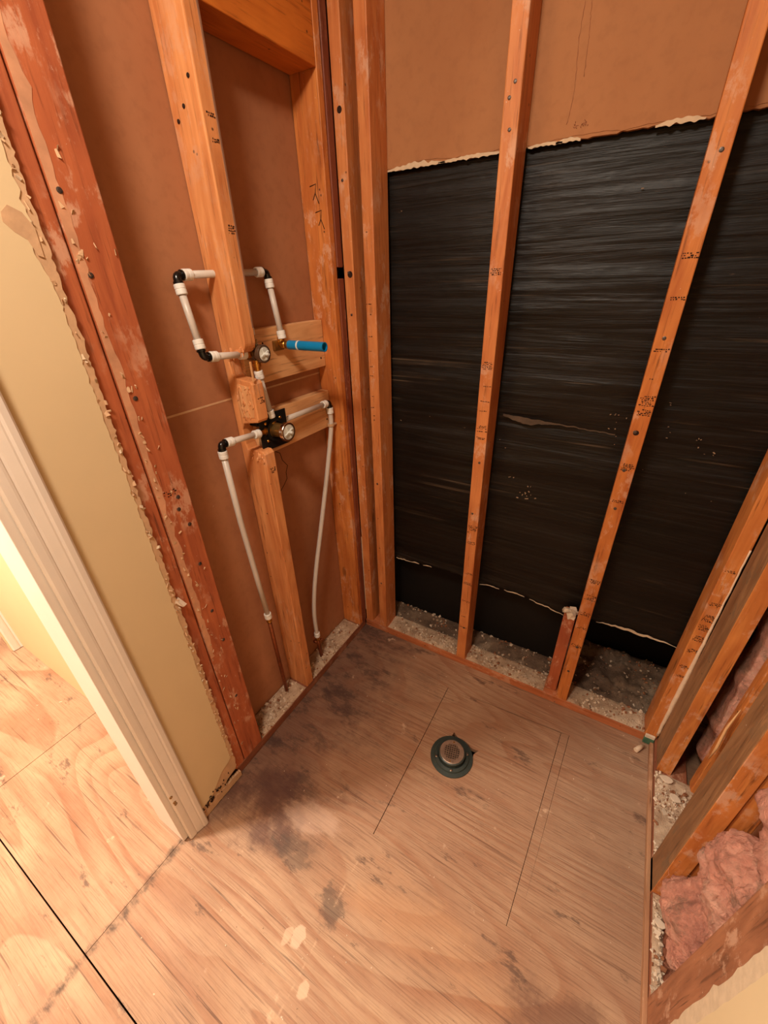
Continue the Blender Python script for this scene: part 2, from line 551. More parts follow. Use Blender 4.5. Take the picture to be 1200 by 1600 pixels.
        bmesh.ops.translate(self.bm, verts=self.bm.verts, vec=-o)
        self.bm.to_mesh(me)
        self.bm.free()
        for m in mats:
            me.materials.append(m)
        ob = bpy.data.objects.new(name, me)
        COL.objects.link(ob)
        if parent is not None:
            ob.parent = parent
            ob.location = o - WORLD[parent.name]
        else:
            ob.location = o
        WORLD[ob.name] = o
        return ob


WORLD = {}


def tag(o, label, cat, group=None, kind=None):
    o['label'] = label
    o['category'] = cat
    if group:
        o['group'] = group
    if kind:
        o['kind'] = kind
    return o


def struct(o, label=None):
    o['kind'] = 'structure'
    if label:
        o['label'] = label
        o['category'] = o.name.split('_')[0].split('.')[0]
    return o


def empty(name, loc, label, cat, group=None):
    o = bpy.data.objects.new(name, None)
    COL.objects.link(o)
    o.location = loc
    o.empty_display_size = 0.02
    WORLD[o.name] = Vector(loc)
    return tag(o, label, cat, group)


def ragged(a, b, n, amp, seed, f=40.0):
    """n+1 values stepping from a to b with noise offsets of +-amp"""
    return [(a + (b - a) * i / n, amp * (noise.noise(Vector((i * f / n, seed * 7.3, 0))) + 0.6 * noise.noise(Vector((i * f * 3.1 / n, seed * 3.1, 5))))) for i in range(n + 1)]


CEIL = 2.43

# ------------------------------------------------------------------ the setting
# subfloor: one plywood sheet with an opening for the drain patch, one under the hall, one in front


def sheet_with_hole(outer, holes, z0, z1):
    mb = MB()
    bm = mb.bm
    edges = []
    loops = []
    for loop in [outer] + holes:
        vs = [bm.verts.new((p[0], p[1], z1)) for p in loop]
        es = [bm.edges.new((vs[i], vs[(i + 1) % len(vs)])) for i in range(len(vs))]
        edges += es
    res = bmesh.ops.triangle_fill(bm, use_beauty=True, use_dissolve=False, edges=edges)
    fs = [g for g in res['geom'] if isinstance(g, bmesh.types.BMFace)]
    bmesh.ops.recalc_face_normals(bm, faces=fs)
    if fs and fs[0].normal.z < 0:
        bmesh.ops.reverse_faces(bm, faces=fs)
    ex = bmesh.ops.extrude_face_region(bm, geom=fs)
    bmesh.ops.translate(bm, verts=[g for g in ex['geom'] if isinstance(g, bmesh.types.BMVert)], vec=(0, 0, z0 - z1))
    bmesh.ops.recalc_face_normals(bm, faces=bm.faces)
    return mb


PATCH = [(0.5035, -0.742), (0.917, -0.742), (0.944, -0.118), (0.5015, -0.140)]
STRIP = [(0.9185, -0.742), (0.944, -0.742), (0.972, -0.112), (0.9455, -0.1175)]
HOLE = [PATCH[0], STRIP[1], STRIP[2], (0.5015, -0.116)]
HOLE = [(0.5012, -0.7424), (0.9440, -0.7424), (0.9735, -0.1120), (0.4996, -0.1400)]
fl = sheet_with_hole([(-0.006, -1.338), (1.50, -1.338), (1.50, 0.60), (-0.006, 0.60)], [HOLE], -0.018, 0.0).build('floor', M['ply'], o=(0, 0, 0))
struct(fl)
fl2 = MB().box(-0.6985, -0.0075, -1.338, -0.5, -0.018, 0.0).build('floor', M['ply'], o=(0, 0, 0))
struct(fl2)
fl4 = MB().box(-1.75, -0.7010, -1.338, -0.5, -0.018, 0.0).build('floor', M['ply'], o=(0, 0, 0))
struct(fl4)
fl3 = MB().box(-1.75, 1.50, -2.75, -1.3415, -0.018, 0.0).build('floor', M['ply'], o=(0, 0, 0))
struct(fl3)
struct(MB().box(-1.75, 1.50, -2.75, 0.60, -0.30, -0.28).build('floor_underside', M['dark_void']))

DC = (0.622, -0.400)


def hole_loop():
    out = []
    for i in range(48):
        a = 2 * math.pi * i / 48
        r = 0.066 + 0.003 * noise.noise(Vector((math.cos(a) * 2, math.sin(a) * 2, 1)))
        # saw overcuts at the back right and the back left of the hole
        for ac, ex in ((math.radians(38), 0.024), (math.radians(112), 0.020)):
            d = abs((a - ac + math.pi) % (2 * math.pi) - math.pi)
            r += ex * max(0, 1 - d / 0.16)
        out.append((DC[0] + 0.006 + r * math.cos(a), DC[1] + 0.012 + r * math.sin(a)))
    return out


p = sheet_with_hole(PATCH, [hole_loop()], -0.018, 0.0).build('plywood_patch', M['ply'], o=(0, 0, 0))
tag(p, 'square plywood patch cut into the shower floor around the drain', 'floor patch')
p = MB().prism(STRIP, 'z', -0.018, 0.0).build('plywood_strip', M['ply'], o=(0, 0, 0))
tag(p, 'narrow plywood strip between two saw cuts right of the drain', 'floor strip')

# left wall backing: two drywall sheets seen from behind, seam at four feet
g = MB().box(-0.108, -0.0955, -1.03, 0.12, 1.219, CEIL)
struct(g.build('wall_left', M['paper_brown'], o=(-0.1, 0, 0)))
g = MB().box(-0.108, -0.0955, -1.03, 0.12, 0.0, 1.215)
wl = g.build('wall_left', M['paper_brown'], o=(-0.1, 0, 0))
struct(wl)
MB().box(-0.0985, -0.0948, -1.03, 0.0, 1.2145, 1.2195).build('sheet_edge', M['torn_paper'], wl)
g = MB().tube([(-0.0953, -.323, 1.016), (-0.0953, -.298, 1.0), (-0.0953, -.292, .972), (-0.0953, -.272, .945), (-0.0953, -.284, .924), (-0.0953, -.284, .90), (-0.0953, -.300, .885), (-0.0953, -.329, .864)], 0.0012, 6)
g.build('crack', M['ink'], wl)

# back wall: tan drywall above, its broken bottom edge at 1.78 m
n = 150
edge = ragged(-0.11, 1.40, n, 0.004, 3, 60)
core = MB()
core.prism([(x, 1.7715 + d) for x, d in edge] + [(1.40, CEIL), (-0.11, CEIL)], 'y', 0.0915, 0.103)
wb = core.build('wall_back', M['paper_tan'], o=(0, 0.09, 0))
struct(wb)
edge2 = ragged(-0.11, 1.40, n, 0.006, 9, 34)
face = MB()
face.prism([(x, 1.7755 + d * 0.8 + (0.006 * max(0, 1 - abs(x - 0.22) / 0.1))) for x, d in edge2] + [(1.40, CEIL), (-0.11, CEIL)], 'y', 0.0902, 0.0916)
pf = face.build('paper_facing', M['paper_tan'], wb)
tor = MB()
for a_, b_, w_, sd_ in ((0.12, 0.30, .013, 1), (0.28, 0.47, .007, 2), (0.52, 0.60, .005, 3), (0.585, 0.64, .008, 4), (0.79, 0.88, .010, 5), (0.98, 1.05, .004, 6)):
    k_ = 40
    xs_ = [a_ + (b_ - a_) * i / k_ for i in range(k_ + 1)]
    lo_ = [(x, 1.7715 - .003 + 0.004 * noise.noise(Vector((x * 90, sd_, 0)))) for x in xs_]
    hi_ = [(x, 1.7715 + w_ * math.sin(math.pi * min(.97, max(.03, i / k_))) * (0.7 + .7 * noise.noise(Vector((x * 70, sd_, 4))))) for i, x in enumerate(xs_)]
    hi_ = [(x, max(z, l[1] + .001)) for (x, z), l in zip(hi_, lo_)]
    tor.prism(lo_ + hi_[::-1], 'y', 0.0896, 0.0914)
tor.build('torn_edge', M['gypsum'], wb)['kind'] = 'stuff'
drip = MB()
for pts in ([(0.606, 1.995), (.604, 1.94), (.609, 1.88), (.609, 1.833), (.603, 1.801)], [(.619, 1.993), (.624, 1.936), (.626, 1.877)]):
    q = []
    for i in range(30):
        t = i / 29 * (len(pts) - 1)
        j = min(int(t), len(pts) - 2)
        a = Vector((pts[j][0], 0.0902, pts[j][1])).lerp(Vector((pts[j + 1][0], 0.0902, pts[j + 1][1])), t - j)
        a.x += 0.0022 * noise.noise(Vector((i * 0.9, pts[0][0] * 50, 0)))
        q.append(a)
    drip.tube(q, 0.0009, 6, radii=[0.0004 + 0.0011 * abs(noise.noise(Vector((i * .7, pts[0][0] * 9, 3)))) for i in range(30)])
drip.build('drip_stain', M['chip_brown'], pf)
sm = MB()
rng = random.Random(4)
for i in range(16):
    sm.chip((0.635 + rng.uniform(-.018, .018), 0.0902, 1.797 + rng.uniform(-.006, .006)), .008, .0008, .003, rng)
sm.build('scuff', M['chip_brown'], pf)

# black building paper below it
bm = bmesh.new()
NX, NZ = 150, 260
X0, X1, Z0, Z1 = -0.10, 1.40, 0.395, 1.80
grid = []
for j in range(NZ + 1):
    row = []
    for i in range(NX + 1):
        x = X0 + (X1 - X0) * i / NX
        t = j / NZ
        rag = 0.006 * noise.noise(Vector((x * 26, 0, 8))) + 0.004 * noise.noise(Vector((x * 70, 0, 2))) + 0.012 * noise.noise(Vector((x * 4, 0, 11)))
        zb = Z0 + rag - 0.02 * math.exp(-((x - 0.86) / 0.09) ** 2)
        z = zb + (Z1 - zb) * t
        y = 0.112 + 0.0030 * noise.noise(Vector((x * 2.2, z * 24, 1))) + 0.0080 * noise.noise(Vector((x * 1.7, z * 8, 4))) + 0.0012 * noise.noise(Vector((x * 4, z * 70, 7)))
        curl = max(0, 1 - (z - zb) / 0.03)
        y += -0.012 * curl * max(0, noise.noise(Vector((x * 5, 0, 21))) + 0.25)
        row.append(bm.verts.new((x, y, z)))
    grid.append(row)
for j in range(NZ):
    for i in range(NX):
        f = bm.faces.new([grid[j][i], grid[j][i + 1], grid[j + 1][i + 1], grid[j + 1][i]])
        f.smooth = True
mb = MB()
mb.bm.free()
mb.bm = bm
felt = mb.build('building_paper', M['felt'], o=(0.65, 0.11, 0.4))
tag(felt, 'wrinkled black building paper covering the lower back wall behind the studs', 'building paper')
felt.data.materials.append(M['black_matte'])
so = felt.modifiers.new('thickness', 'SOLIDIFY')
so.thickness = 0.003
so.offset = 1
# torn pale lip along its bottom edge
for a, b, w in ((0.125, 0.20, 0.004), (0.20, 0.24, .006), (.26, .30, .003), (0.52, 0.60, 0.003), (0.62, .70, .004), (.72, .85, .004), (0.96, 1.20, 0.011), (1.2, 1.28, .005)):
    lip = MB()
    k = 24
    prev = None
    for i in range(k + 1):
        t = i / k
        x = a + (b - a) * t
        rag = 0.006 * noise.noise(Vector((x * 26, 0, 8))) + 0.004 * noise.noise(Vector((x * 70, 0, 2))) + 0.012 * noise.noise(Vector((x * 4, 0, 11)))
        zb = Z0 + rag - 0.02 * math.exp(-((x - 0.86) / 0.09) ** 2)
        ww = w * math.sin(math.pi * min(1, max(0.02, t))) * (0.75 + 0.5 * noise.noise(Vector((x * 60, 0, 0))))
        y = 0.100 - 0.012 * max(0, noise.noise(Vector((x * 5, 0, 21))) + 0.25)
        cur = [lip.bm.verts.new((x, y + dy, zb - 0.001 + dz)) for dy, dz in ((0, 0), (0, ww), (0.003, ww), (0.003, 0))]
        if prev:
            for q in range(4):
                lip.bm.faces.new([prev[q], prev[(q + 1) % 4], cur[(q + 1) % 4], cur[q]])
        prev = cur
    lip.build('torn_edge', M['gypsum'], felt, normals=True)
lap = MB()
k_ = 40
up_ = [(0.535 + 0.33 * i / k_, 1.108 - 0.020 * i / k_ + 0.004 * noise.noise(Vector((i * .4, 3, 1)))) for i in range(k_ + 1)]
dn_ = [(x, z - 0.003 - 0.017 * math.exp(-((i - 9) / 7.0) ** 2) - 0.002 * noise.noise(Vector((i * .9, 7, 1)))) for i, (x, z) in enumerate(up_)]
lap.prism(dn_ + up_[::-1], 'y', 0.094, 0.0955)
lap.build('torn_flap', M['lap'], felt)
fle = MB()
rng = random.Random(12)
for cx, cz, n_, s in ((.60, .885, 4, .008), (.66, .86, 7, .012), (.63, .83, 10, .010), (.675, .835, 8, .010), (.855, 1.14, 10, .006), (.86, 1.10, 8, .007), (.90, 1.075, 4, .005), (1.01, 1.10, 6, .006), (1.05, 1.09, 8, .007), (1.10, 1.07, 6, .006), (.985, 1.17, 3, .009), (.985, 1.19, 2, .009), (1.12, .93, 4, .006), (1.19, .96, 3, .006), (.93, 1.0, 4, .005), (.80, 1.66, 1, .005), (.55, 1.0, 5, .005), (.48, 1.02, 4, .006), (.25, 1.06, 3, .006), (.14, 1.05, 2, .006)):
    for i in range(max(1, n_ // 2)):
        x, z = cx + rng.gauss(0, .014), cz + rng.gauss(0, .010)
        fle.chip((x, 0.1055, z), s * rng.uniform(.4, 1.5), .003, s * rng.uniform(.15, .5), rng)
fle.build('plaster_fleck', M['chip_tan'], felt)['kind'] = 'stuff'

# behind the opening under the paper
struct(MB().box(-0.10, 1.50, 0.55, 0.57, 0, CEIL).build('wall_back_far', M['dark_void']))
pan2 = MB().box(0.863, 1.46, 0.395, 0.41, 0.0, 0.75)  # added black sheet, stands in for the unlit depth of the cavity
tag(pan2.build('backer_panel', M['black_matte']), 'added black sheet for the dark depth of the open cavity right of the tall stud', 'panel')
pan = MB().box(-0.09, 0.862, 0.205, 0.215, 0.0, 0.60)
tag(pan.build('backer_panel', M['black_matte']), 'dark panel low in the cavity behind the black building paper', 'panel')

# right wall outer sheathing, walls of the room around, ceiling
struct(MB().box(1.462, 1.475, -2.75, 0.56, 0, CEIL).build('wall_right', M['paper_brown']))
struct(MB().box(-1.75, 1.50, -2.77, -2.75, 0, CEIL).build('wall_front', M['paint_cream']))
struct(MB().box(-1.77, 1.50, -2.77, 0.58, CEIL, CEIL + 0.02).build('ceiling', M['ceiling_white']))
# hall seen through the cased opening
struct(MB().box(-1.39, -0.115, -0.93, -0.915, 0.002, CEIL).build('wall_hall_back', M['paint_cream']))
struct(MB().box(-1.76, -1.75, -2.75, -0.5, 0, CEIL).build('wall_hall_far', M['trim_white']))
struct(MB().box(-1.405, -1.39, -0.972, -0.80, 0.002, CEIL).build('wall_hall_side', M['paint_cream']))
w2 = MB().box(-0.115, 0.0, -2.75, -1.95, 0, CEIL)
struct(w2.build('wall_left_front', M['paint_cream']))
w3 = MB().box(-0.115, 0.0, -1.95, -1.05, 2.06, CEIL)
struct(w3.build('wall_left_header', M['paint_cream']))


def casing_profile(w, t0, t1):
    # (u across the width from the outer edge, thickness)
    return [(0, 0), (0, t0 * 0.85), (0.0035, t0), (0.013, t0), (0.0155, t0 * 0.9), (0.017, t0 * 0.80), (0.020, t0 * 0.83), (0.034, t1 * 1.12), (0.038, t1 * 0.92), (0.040, t1 * 1.05), (0.044, t1 * 1.1), (w - 0.004, t1), (w, t1 * 0.7), (w, 0)]


# far casing of a doorway down the hall
prof = [(-1.390 + t, -0.886 - u * 1.36) for u, t in casing_profile(0.060, 0.020, 0.012)]
o = MB().prism(prof, 'z', 0.004, 2.1).build('trim_1', M['trim_white'])
struct(o)
# bare wood foot at the end of the hall wall
o = MB().box(-0.66, -0.585, -0.944, -0.9305, 0.0, 0.05, 0.002).build('wood_scrap', M['stud_amber'])
tag(o, 'small bare wood scrap at the foot of the bright hall wall', 'wood scrap')

# the cased opening on the left: casing and jamb
prof = [(0.010 + t, -0.977 - u) for u, t in casing_profile(0.060, 0.019, 0.011)]
prof = [(x, y) for x, y in prof]
cs = MB().prism(prof, 'z', 0.004, 2.10).build('trim_2', M['trim_white'])
struct(cs)
h = MB()
for z_, y_ in ((0.245, -1.032), (0.215, -1.030), (0.205, -1.029)):
    h.lathe([(0.0045, 0), (0.0045, 0.002), (0.0025, 0.0022), (0.0025, 0.0005), (0, 0.0005)], (0.0205, y_, z_), (1, 0, 0), 16)
h.build('screw_head', M['brass_dull'], cs)
jb = MB().box(-0.118, 0.006, -1.052, -1.030, 0.006, 2.08, 0.0015)
struct(jb.build('door_jamb', M['trim_white']))
jb2 = MB().box(-0.118, 0.006, -1.95, -1.928, 0.006, 2.08, 0.0015)
struct(jb2.build('door_jamb', M['trim_white']))

# painted drywall between casing and shower, torn along its shower edge
n = 120
n = 420
ed = ragged(0.075, CEIL, n, 0.0050, 21, 130)
ed2 = ragged(0.135, CEIL, n, 0.0040, 33, 160)
c = MB()
c.prism([(-0.8255 + d, z) for z, d in ed] + [(-1.03, CEIL), (-1.03, 0.03), (-0.985, 0.03), (-0.93, 0.025), (-0.90, 0.03), (-0.87, 0.055), (-0.835, 0.062)], 'x', 0.0008, 0.0088)
wf = c.build('wall_left_drywall', M['torn_paper'], o=(0, -0.9, 0))
struct(wf)
c = MB()
c.prism([(-0.8390 + d - (0.012 * max(0, 1 - abs(z - 1.55) / 0.04)), z) for z, d in ed2] + [(-1.03, CEIL), (-1.03, 0.055), (-0.98, 0.055), (-0.93, 0.065), (-0.88, 0.115), (-0.85, 0.125)], 'x', 0.0085, 0.0105)
pface = c.build('painted_face', M['paint_cream'], wf)
MB().prism([(-.874, 1.602), (-.862, 1.612), (-.846, 1.604), (-.836, 1.585), (-.838, 1.545), (-.846, 1.548), (-.852, 1.568), (-.866, 1.578), (-.876, 1.590)], 'x', 0.0104, 0.0108).build('peeled_patch', M['torn_paper'], pface)
rng = random.Random(5)
tt = MB()
for i in range(90):
    z = rng.uniform(0.12, 1.75)
    tt.chip((0.0085 + rng.uniform(0, .002), -0.833 + rng.uniform(-.006, .008), z), rng.uniform(.002, .005), rng.uniform(.003, .011), rng.uniform(.004, .014), rng, mi=rng.choice((0, 0, 1)))
tt.build('torn_edge', [M['torn_paper'], M['gypsum']], wf)['kind'] = 'stuff'
ft = MB()
lo_ = ragged(-0.985, -0.822, 40, 0.003, 5, 20)
ft.prism([(y, 0.004 + abs(d)) for y, d in lo_] + [(y, 0.026 + 3 * d + 0.012 * math.sin((y + .98) * 19)) for y, d in lo_[::-1]], 'x', 0.001, 0.011)
ft.build('broken_foot', M['torn_paper'], wf)
mo = MB()
for i in range(40):
    y_ = -0.935 + rng.gauss(0, .03)
    mo.chip((0.0092 + rng.uniform(0, .002), y_, 0.040 + (y_ + .98) * .25 + rng.gauss(0, .009)), .002, rng.uniform(.004, .014), rng.uniform(.003, .012), rng)
mo.build('mould_spots', M['ink'], wf)['kind'] = 'stuff'
tt = MB()
tt.chip((0.012, -0.822, 0.80), .008, .018, .040, rng)
tt.build('gypsum_flake', M['chip_white'], wf)

# drywall at the front of the right wall
n = 60
ed = ragged(0.0, 1.2, n, 0.006, 51, 40)
c = MB()
c.prism([(-0.796 + d * 1.2, z) for z, d in ed] + [(-2.74, 1.2), (-2.74, 0.0)], 'x', 1.2235, 1.2345)
wr = c.build('wall_right_drywall', M['gypsum'], o=(1.23, -1, 0))
struct(wr)
ed2 = ragged(0.0, 1.2, n, 0.002, 57, 30)
c = MB()
c.prism([(-0.824 + d, z) for z, d in ed2] + [(-2.74, 1.2), (-2.74, 0.0)], 'x', 1.2222, 1.2236)
c.build('painted_face', M['paint_cream'], wr)
struct(MB().box(1.2222, 1.2345, -2.74, -0.80, 1.2, CEIL).build('wall_right_upper', M['paint_cream']))

# ------------------------------------------------------------------ bottom plates
PZ = 0.037
o = MB().box(-0.094, 0.0, -0.826, -0.002, 0.001, PZ, 0.002).build('bottom_plate', M['plate_y'])
tag(o, 'reddish bottom plate along the foot of the left wall, covered in plaster crumbs', 'bottom plate', 'bottom plates')
o = MB().box(0.002, 1.236, 0.0, 0.090, 0.001, PZ, 0.002).build('bottom_plate', M['plate_x'])
tag(o, 'orange-brown bottom plate along the foot of the back wall', 'bottom plate', 'bottom plates')
o = MB().box(1.238, 1.33, -0.86, 0.088, 0.001, PZ, 0.002).build('bottom_plate', M['plate_y'])
tag(o, 'bottom plate along the foot of the right wall under the pink insulation', 'bottom plate', 'bottom plates')
# thin pale edging strips that close the gap between plates and plywood
o = MB().box(1.2265, 1.2372, -1.30, -0.01, 0.0006, 0.022, 0.0015).build('edging_strip', M['edging'])
tag(o, 'thin wood edging strip along the right side of the shower floor', 'edging strip')

# ------------------------------------------------------------------ studs


def nails(parent, pts, r=0.0035, d=(1, 0, 0), mat='nail'):
    for p_ in pts:
        MB().lathe([(r, 0), (r * .95, .0012), (r * .5, .0018), (0, .0018)], p_, d, 14).build('nail_head', M[mat], parent)


def stamp(parent, org, u, v, rows, rng, w=0.026, rh=0.0045):
    """rows of short illegible ink dashes on a stud face; org is the lower left corner, u across, v up"""
    mb = MB()
    u, v = Vector(u), Vector(v)
    nrm = u.cross(v).normalized()
    for i in range(rows):
        x = rng.uniform(0, 0.006)
        while x < w:
            L = rng.uniform(0.0015, 0.006)
            hgt = rng.uniform(0.0014, 0.0032)
            if rng.random() < 0.82:
                b = Vector(org) + u * x + v * (i * rh + rng.uniform(-.0006, .0006))
                vs = [mb.bm.verts.new(b + u * a + v * c_ + nrm * e) for e in (0, 0.0003) for a, c_ in ((0, 0), (L, 0), (L, hgt), (0, hgt))]
                for f in ((4, 5, 6, 7), (0, 1, 5, 4), (1, 2, 6, 5), (2, 3, 7, 6), (3, 0, 4, 7)):
                    mb.bm.faces.new([vs[k] for k in f])
            x += L + rng.uniform(0.0008, 0.003)
    mb.build('ink_stamp', M['ink'], parent)


def stroke(parent, pts, r=0.0012, name='pencil_mark', mat='ink'):
    MB().tube(pts, r, 6).build(name, M[mat], parent)


def stud(x0, x1, y0, y1, z0, z1, mat, label, group=None, bev=0.0025):
    o = MB().box(x0, x1, y0, y1, z0, z1, bev).build('wall_stud', M[mat])
    return tag(o, label, 'stud', group or 'framing studs around the shower')


RNG = random.Random(77)
ZT = CEIL - 0.002
# double stud at the open side of the left wall
s0 = stud(-0.040, 0.0, -0.788, -0.707, PZ, ZT, 'stud_red', 'wide reddish stud on the left wall beside the torn drywall edge, dotted with nails')
nails(s0, [(0.0, -.775, 1.640), (0.0, -.770, 1.52), (0.0, -.762, 1.30), (0.0, -.738, 1.06), (0.0, -.745, 1.03), (0.0, -.730, .98), (0.0, -.735, .86), (0, -.742, .70), (0, -.735, .58), (0, -.75, .34)], 0.005)
stamp(s0, (0.0002, -.770, 1.07), (0, 1, 0), (0, 0, 1), 3, RNG, 0.03, 0.006)
g = MB()
rng = random.Random(8)
for i in range(80):
    z = rng.uniform(.1, 1.7)
    g.chip((0.0005, -.786 + abs(rng.gauss(0, .022)), z), .002, rng.uniform(.003, .010), rng.uniform(.004, .016), rng)
g.build('plaster_fleck', M['torn_paper'], s0)['kind'] = 'stuff'
# pale plaster smear on its near edge
g = MB()
n = 90
e1 = ragged(0.55, 1.95, n, 0.008, 71, 40)
g.prism([(-0.772 + d, z) for z, d in e1] + [(-0.7875, 1.95), (-0.7875, 0.55)], 'x', -0.0005, 0.0006)
g.build('plaster_smear', M['smear'], s0)
s1 = stud(-0.040, -0.001, -0.830, -0.7915, PZ, ZT, 'stud_red', 'narrow reddish stud edge between the torn drywall and the wide nailed stud')

# notched stud that carries the valves
XB, XF = -0.094, 0.0


def arc(cx, cz, r, a0, a1, k=8):
    return [(cx + r * math.cos(a0 + (a1 - a0) * i / k), cz + r * math.sin(a0 + (a1 - a0) * i / k)) for i in range(k + 1)]


poly = [(XB, PZ), (XF, PZ), (XF, 1.062), (-0.010, 1.072), (-0.068, 1.070), (-0.072, 1.085), (-0.073, 1.130), (-0.064, 1.148),
        (-0.006, 1.158), (XF, 1.166), (XF, 1.262), (-0.006, 1.270), (-0.060, 1.276), (-0.070, 1.285), (-0.073, 1.318), (-0.066, 1.330)]
poly += [(-0.050, 1.336), (-0.032, 1.340)] + arc(-0.030, 1.370, 0.030, -math.pi / 2 + .25, 0, 7)
poly += [(XF, ZT), (XB, ZT)]
mb = MB()
mb.prism(poly, 'y', -0.449, -0.410, bev=0.003)
sl = mb.build('wall_stud', M['stud_pale'])
tag(sl, 'stud notched twice for the two brass valves on the left wall', 'stud', 'framing studs around the shower')
stamp(sl, (0.0002, -.440, 1.60), (0, 1, 0), (0, 0, 1), 4, RNG, 0.022)
stamp(sl, (0.0002, -.440, 1.76), (0, 1, 0), (0, 0, 1), 2, RNG, 0.022)
stamp(sl, (0.0002, -.440, 1.80), (0, 1, 0), (0, 0, 1), 2, RNG, 0.022)
stamp(sl, (0.0002, -.440, 1.21), (0, 1, 0), (0, 0, 1), 4, RNG, 0.020)
stamp(sl, (0.0002, -.440, 1.00), (0, 1, 0), (0, 0, 1), 4, RNG, 0.020)
MB().prism([(-0.0015, -.4165), (0.0007, -.4145), (0.0004, -.4100), (-0.0030, -.4093), (-0.0030, -.4120)], 'z', 1.40, 2.3).build('wane_edge', M['wane'], sl)
nails(sl, [(-0.02, -.4495, 1.86), (-0.05, -.4495, 1.82), (-.075, -.4495, 1.80)], 0.004, (0, -1, 0), 'ink')
for z_ in (1.60, 1.07):
    pass
g = MB()
rng = random.Random(18)
for (za, zb, m_) in ((1.338, 1.36, 26), (1.17, 1.262, 34), (1.045, 1.068, 14)):
    for i in range(m_):
        x_, z_ = rng.uniform(-.066, -.008), rng.uniform(za, zb)
        L_ = rng.uniform(.006, .020)
        g.tube([(x_, -.4485, z_), (x_ + rng.uniform(-.003, .003), -.4505, z_ - L_ * .6), (x_ + rng.uniform(-.004, .004), -.4520, z_ - L_)], .001, 5, radii=[.0022, .0016, .0003])
g.build('wood_splinters', M['stud_pale'], sl)['kind'] = 'stuff'
MB().prism([(-.062, 1.168), (-.012, 1.172), (-.006, 1.20), (-.012, 1.255), (-.056, 1.262), (-.068, 1.21)], 'y', -.4502, -.448).build('gouged_face', M['gouge'], sl)
# a loose hanging splinter in the upper notch
MB().box(-0.0, 0.004, -.445, -.441, 1.272, 1.322).build('splinter', M['splinter'], sl, None)

# corner: end stud of the left wall, dark board, then two studs of the back wall
sa = stud(-0.094, -0.001, -0.051, -0.0265, PZ, ZT, 'stud_amber', 'last stud of the left wall, orange, with pencil marks above the blue pipe')
for dz in (0.0, 0.062):
    zz = 1.715 - dz
    stroke(sa, [(-0.058 + dz * .2, -.0515, zz + .022), (-0.036 + dz * .2, -.0515, zz + .026), (-0.040 + dz * .2, -.0515, zz + .006), (-0.050 + dz * .2, -.0515, zz - .010)], 0.0011)
    stroke(sa, [(-0.040 + dz * .2, -.0515, zz + .004), (-0.030 + dz * .2, -.0515, zz - .020)], 0.0011)
sd = stud(-0.094, 0.0030, -0.0255, 0.0022, PZ, 1.505, 'stud_darkred', 'dark red filler board deep in the left back corner, below a small gap')
sd2 = stud(-0.094, 0.0030, -0.0255, 0.0022, 1.535, ZT, 'stud_darkred', 'dark red filler board deep in the left back corner, above a small gap')
sb = stud(0.0040, 0.041, 0.0028, 0.090, PZ, ZT, 'stud_orange', 'back wall stud standing in the corner next to the left wall, narrower in view')
nails(sb, [(0.022, 0.003, 1.52), (.024, .003, 1.40), (.02, .003, 1.75)], 0.004, (0, -1, 0))
MB().lathe([(0.0095, 0), (0.008, .0006), (0, .0008)], (0.027, 0.0028, 1.515), (0, -1, 0), 20).build('knot', M['ink'], sb)
MB().lathe([(0.008, 0), (0.006, .0006), (0, .0008)], (0.024, 0.0028, 1.90), (0, -1, 0), 20).build('knot', M['ink'], sb)
MB().box(0.003, 0.0065, 0.0022, 0.006, 0.10, 0.52, 0.001).build('caulk_bead', M['caulk'], sb)
sc = stud(0.083, 0.121, 0.0, 0.090, PZ, ZT, 'stud_orange', 'back wall stud at the left end of the black building paper')
for z_ in (1.62, 1.43, 1.40, 1.335, 1.29, 1.24, 1.21, 1.14, 1.10, 1.07):
    stamp(sc, (0.086, -0.0002, z_), (1, 0, 0), (0, 0, 1), 1, RNG, 0.014)
nails(sc, [(0.10, 0.0, .80), (0.10, 0, .30)], 0.004, (0, -1, 0))
s2_ = stud(0.477, 0.516, 0.0, 0.089, PZ, ZT, 'stud_orange', 'back wall stud standing behind the drain, between the corner studs and the tall right stud')
for z_, r_ in ((1.50, 4), (1.26, 5), (1.21, 1), (1.165, 1), (1.135, 1), (1.07, 5), (1.045, 2), (.70, 5), (.64, 3), (.50, 2), (.45, 3), (.36, 2), (.28, 1), (.22, 1)):
    stamp(s2_, (0.481, -0.0002, z_), (1, 0, 0), (0, 0, 1), r_, RNG, 0.030)
nails(s2_, [(0.497, 0.0, 1.79), (0.49, 0, 1.845), (.50, 0, 1.87), (.50, 0, .965), (.492, 0, .77), (.50, 0, .22)], 0.004, (0, -1, 0))
s3_ = stud(0.896, 0.936, 0.0, 0.089, PZ, ZT, 'stud_amber', 'tall back wall stud on the right, between bare felt bays, densely stamped with ink')
for z_, r_ in ((1.52, 3), (1.44, 2), (1.33, 2), (1.265, 1), (1.20, 6), (1.175, 4), (1.02, 5), (.92, 2), (.62, 4), (.55, 5), (.48, 4), (.42, 2), (.33, 3)):
    stamp(s3_, (0.900, -0.0002, z_), (1, 0, 0), (0, 0, 1), r_, RNG, 0.030)
nails(s3_, [(0.92, 0, 1.70), (.915, 0, 1.36), (.91, 0, 1.13), (.91, 0, 1.02), (.915, 0, .90), (.92, 0, .33), (.915, 0, .2)], 0.0045, (0, -1, 0))
MB().lathe([(0.007, 0), (0.006, .0006), (0, .0008)], (0.913, 0.0, 1.128), (0, -1, 0), 20).build('knot', M['ink'], s3_)
cr = stud(0.852, 0.892, 0.028, 0.089, PZ, 0.425, 'stud_red', 'short cut-off stud leaning on the left side of the tall right stud')
g = MB()
rng = random.Random(3)
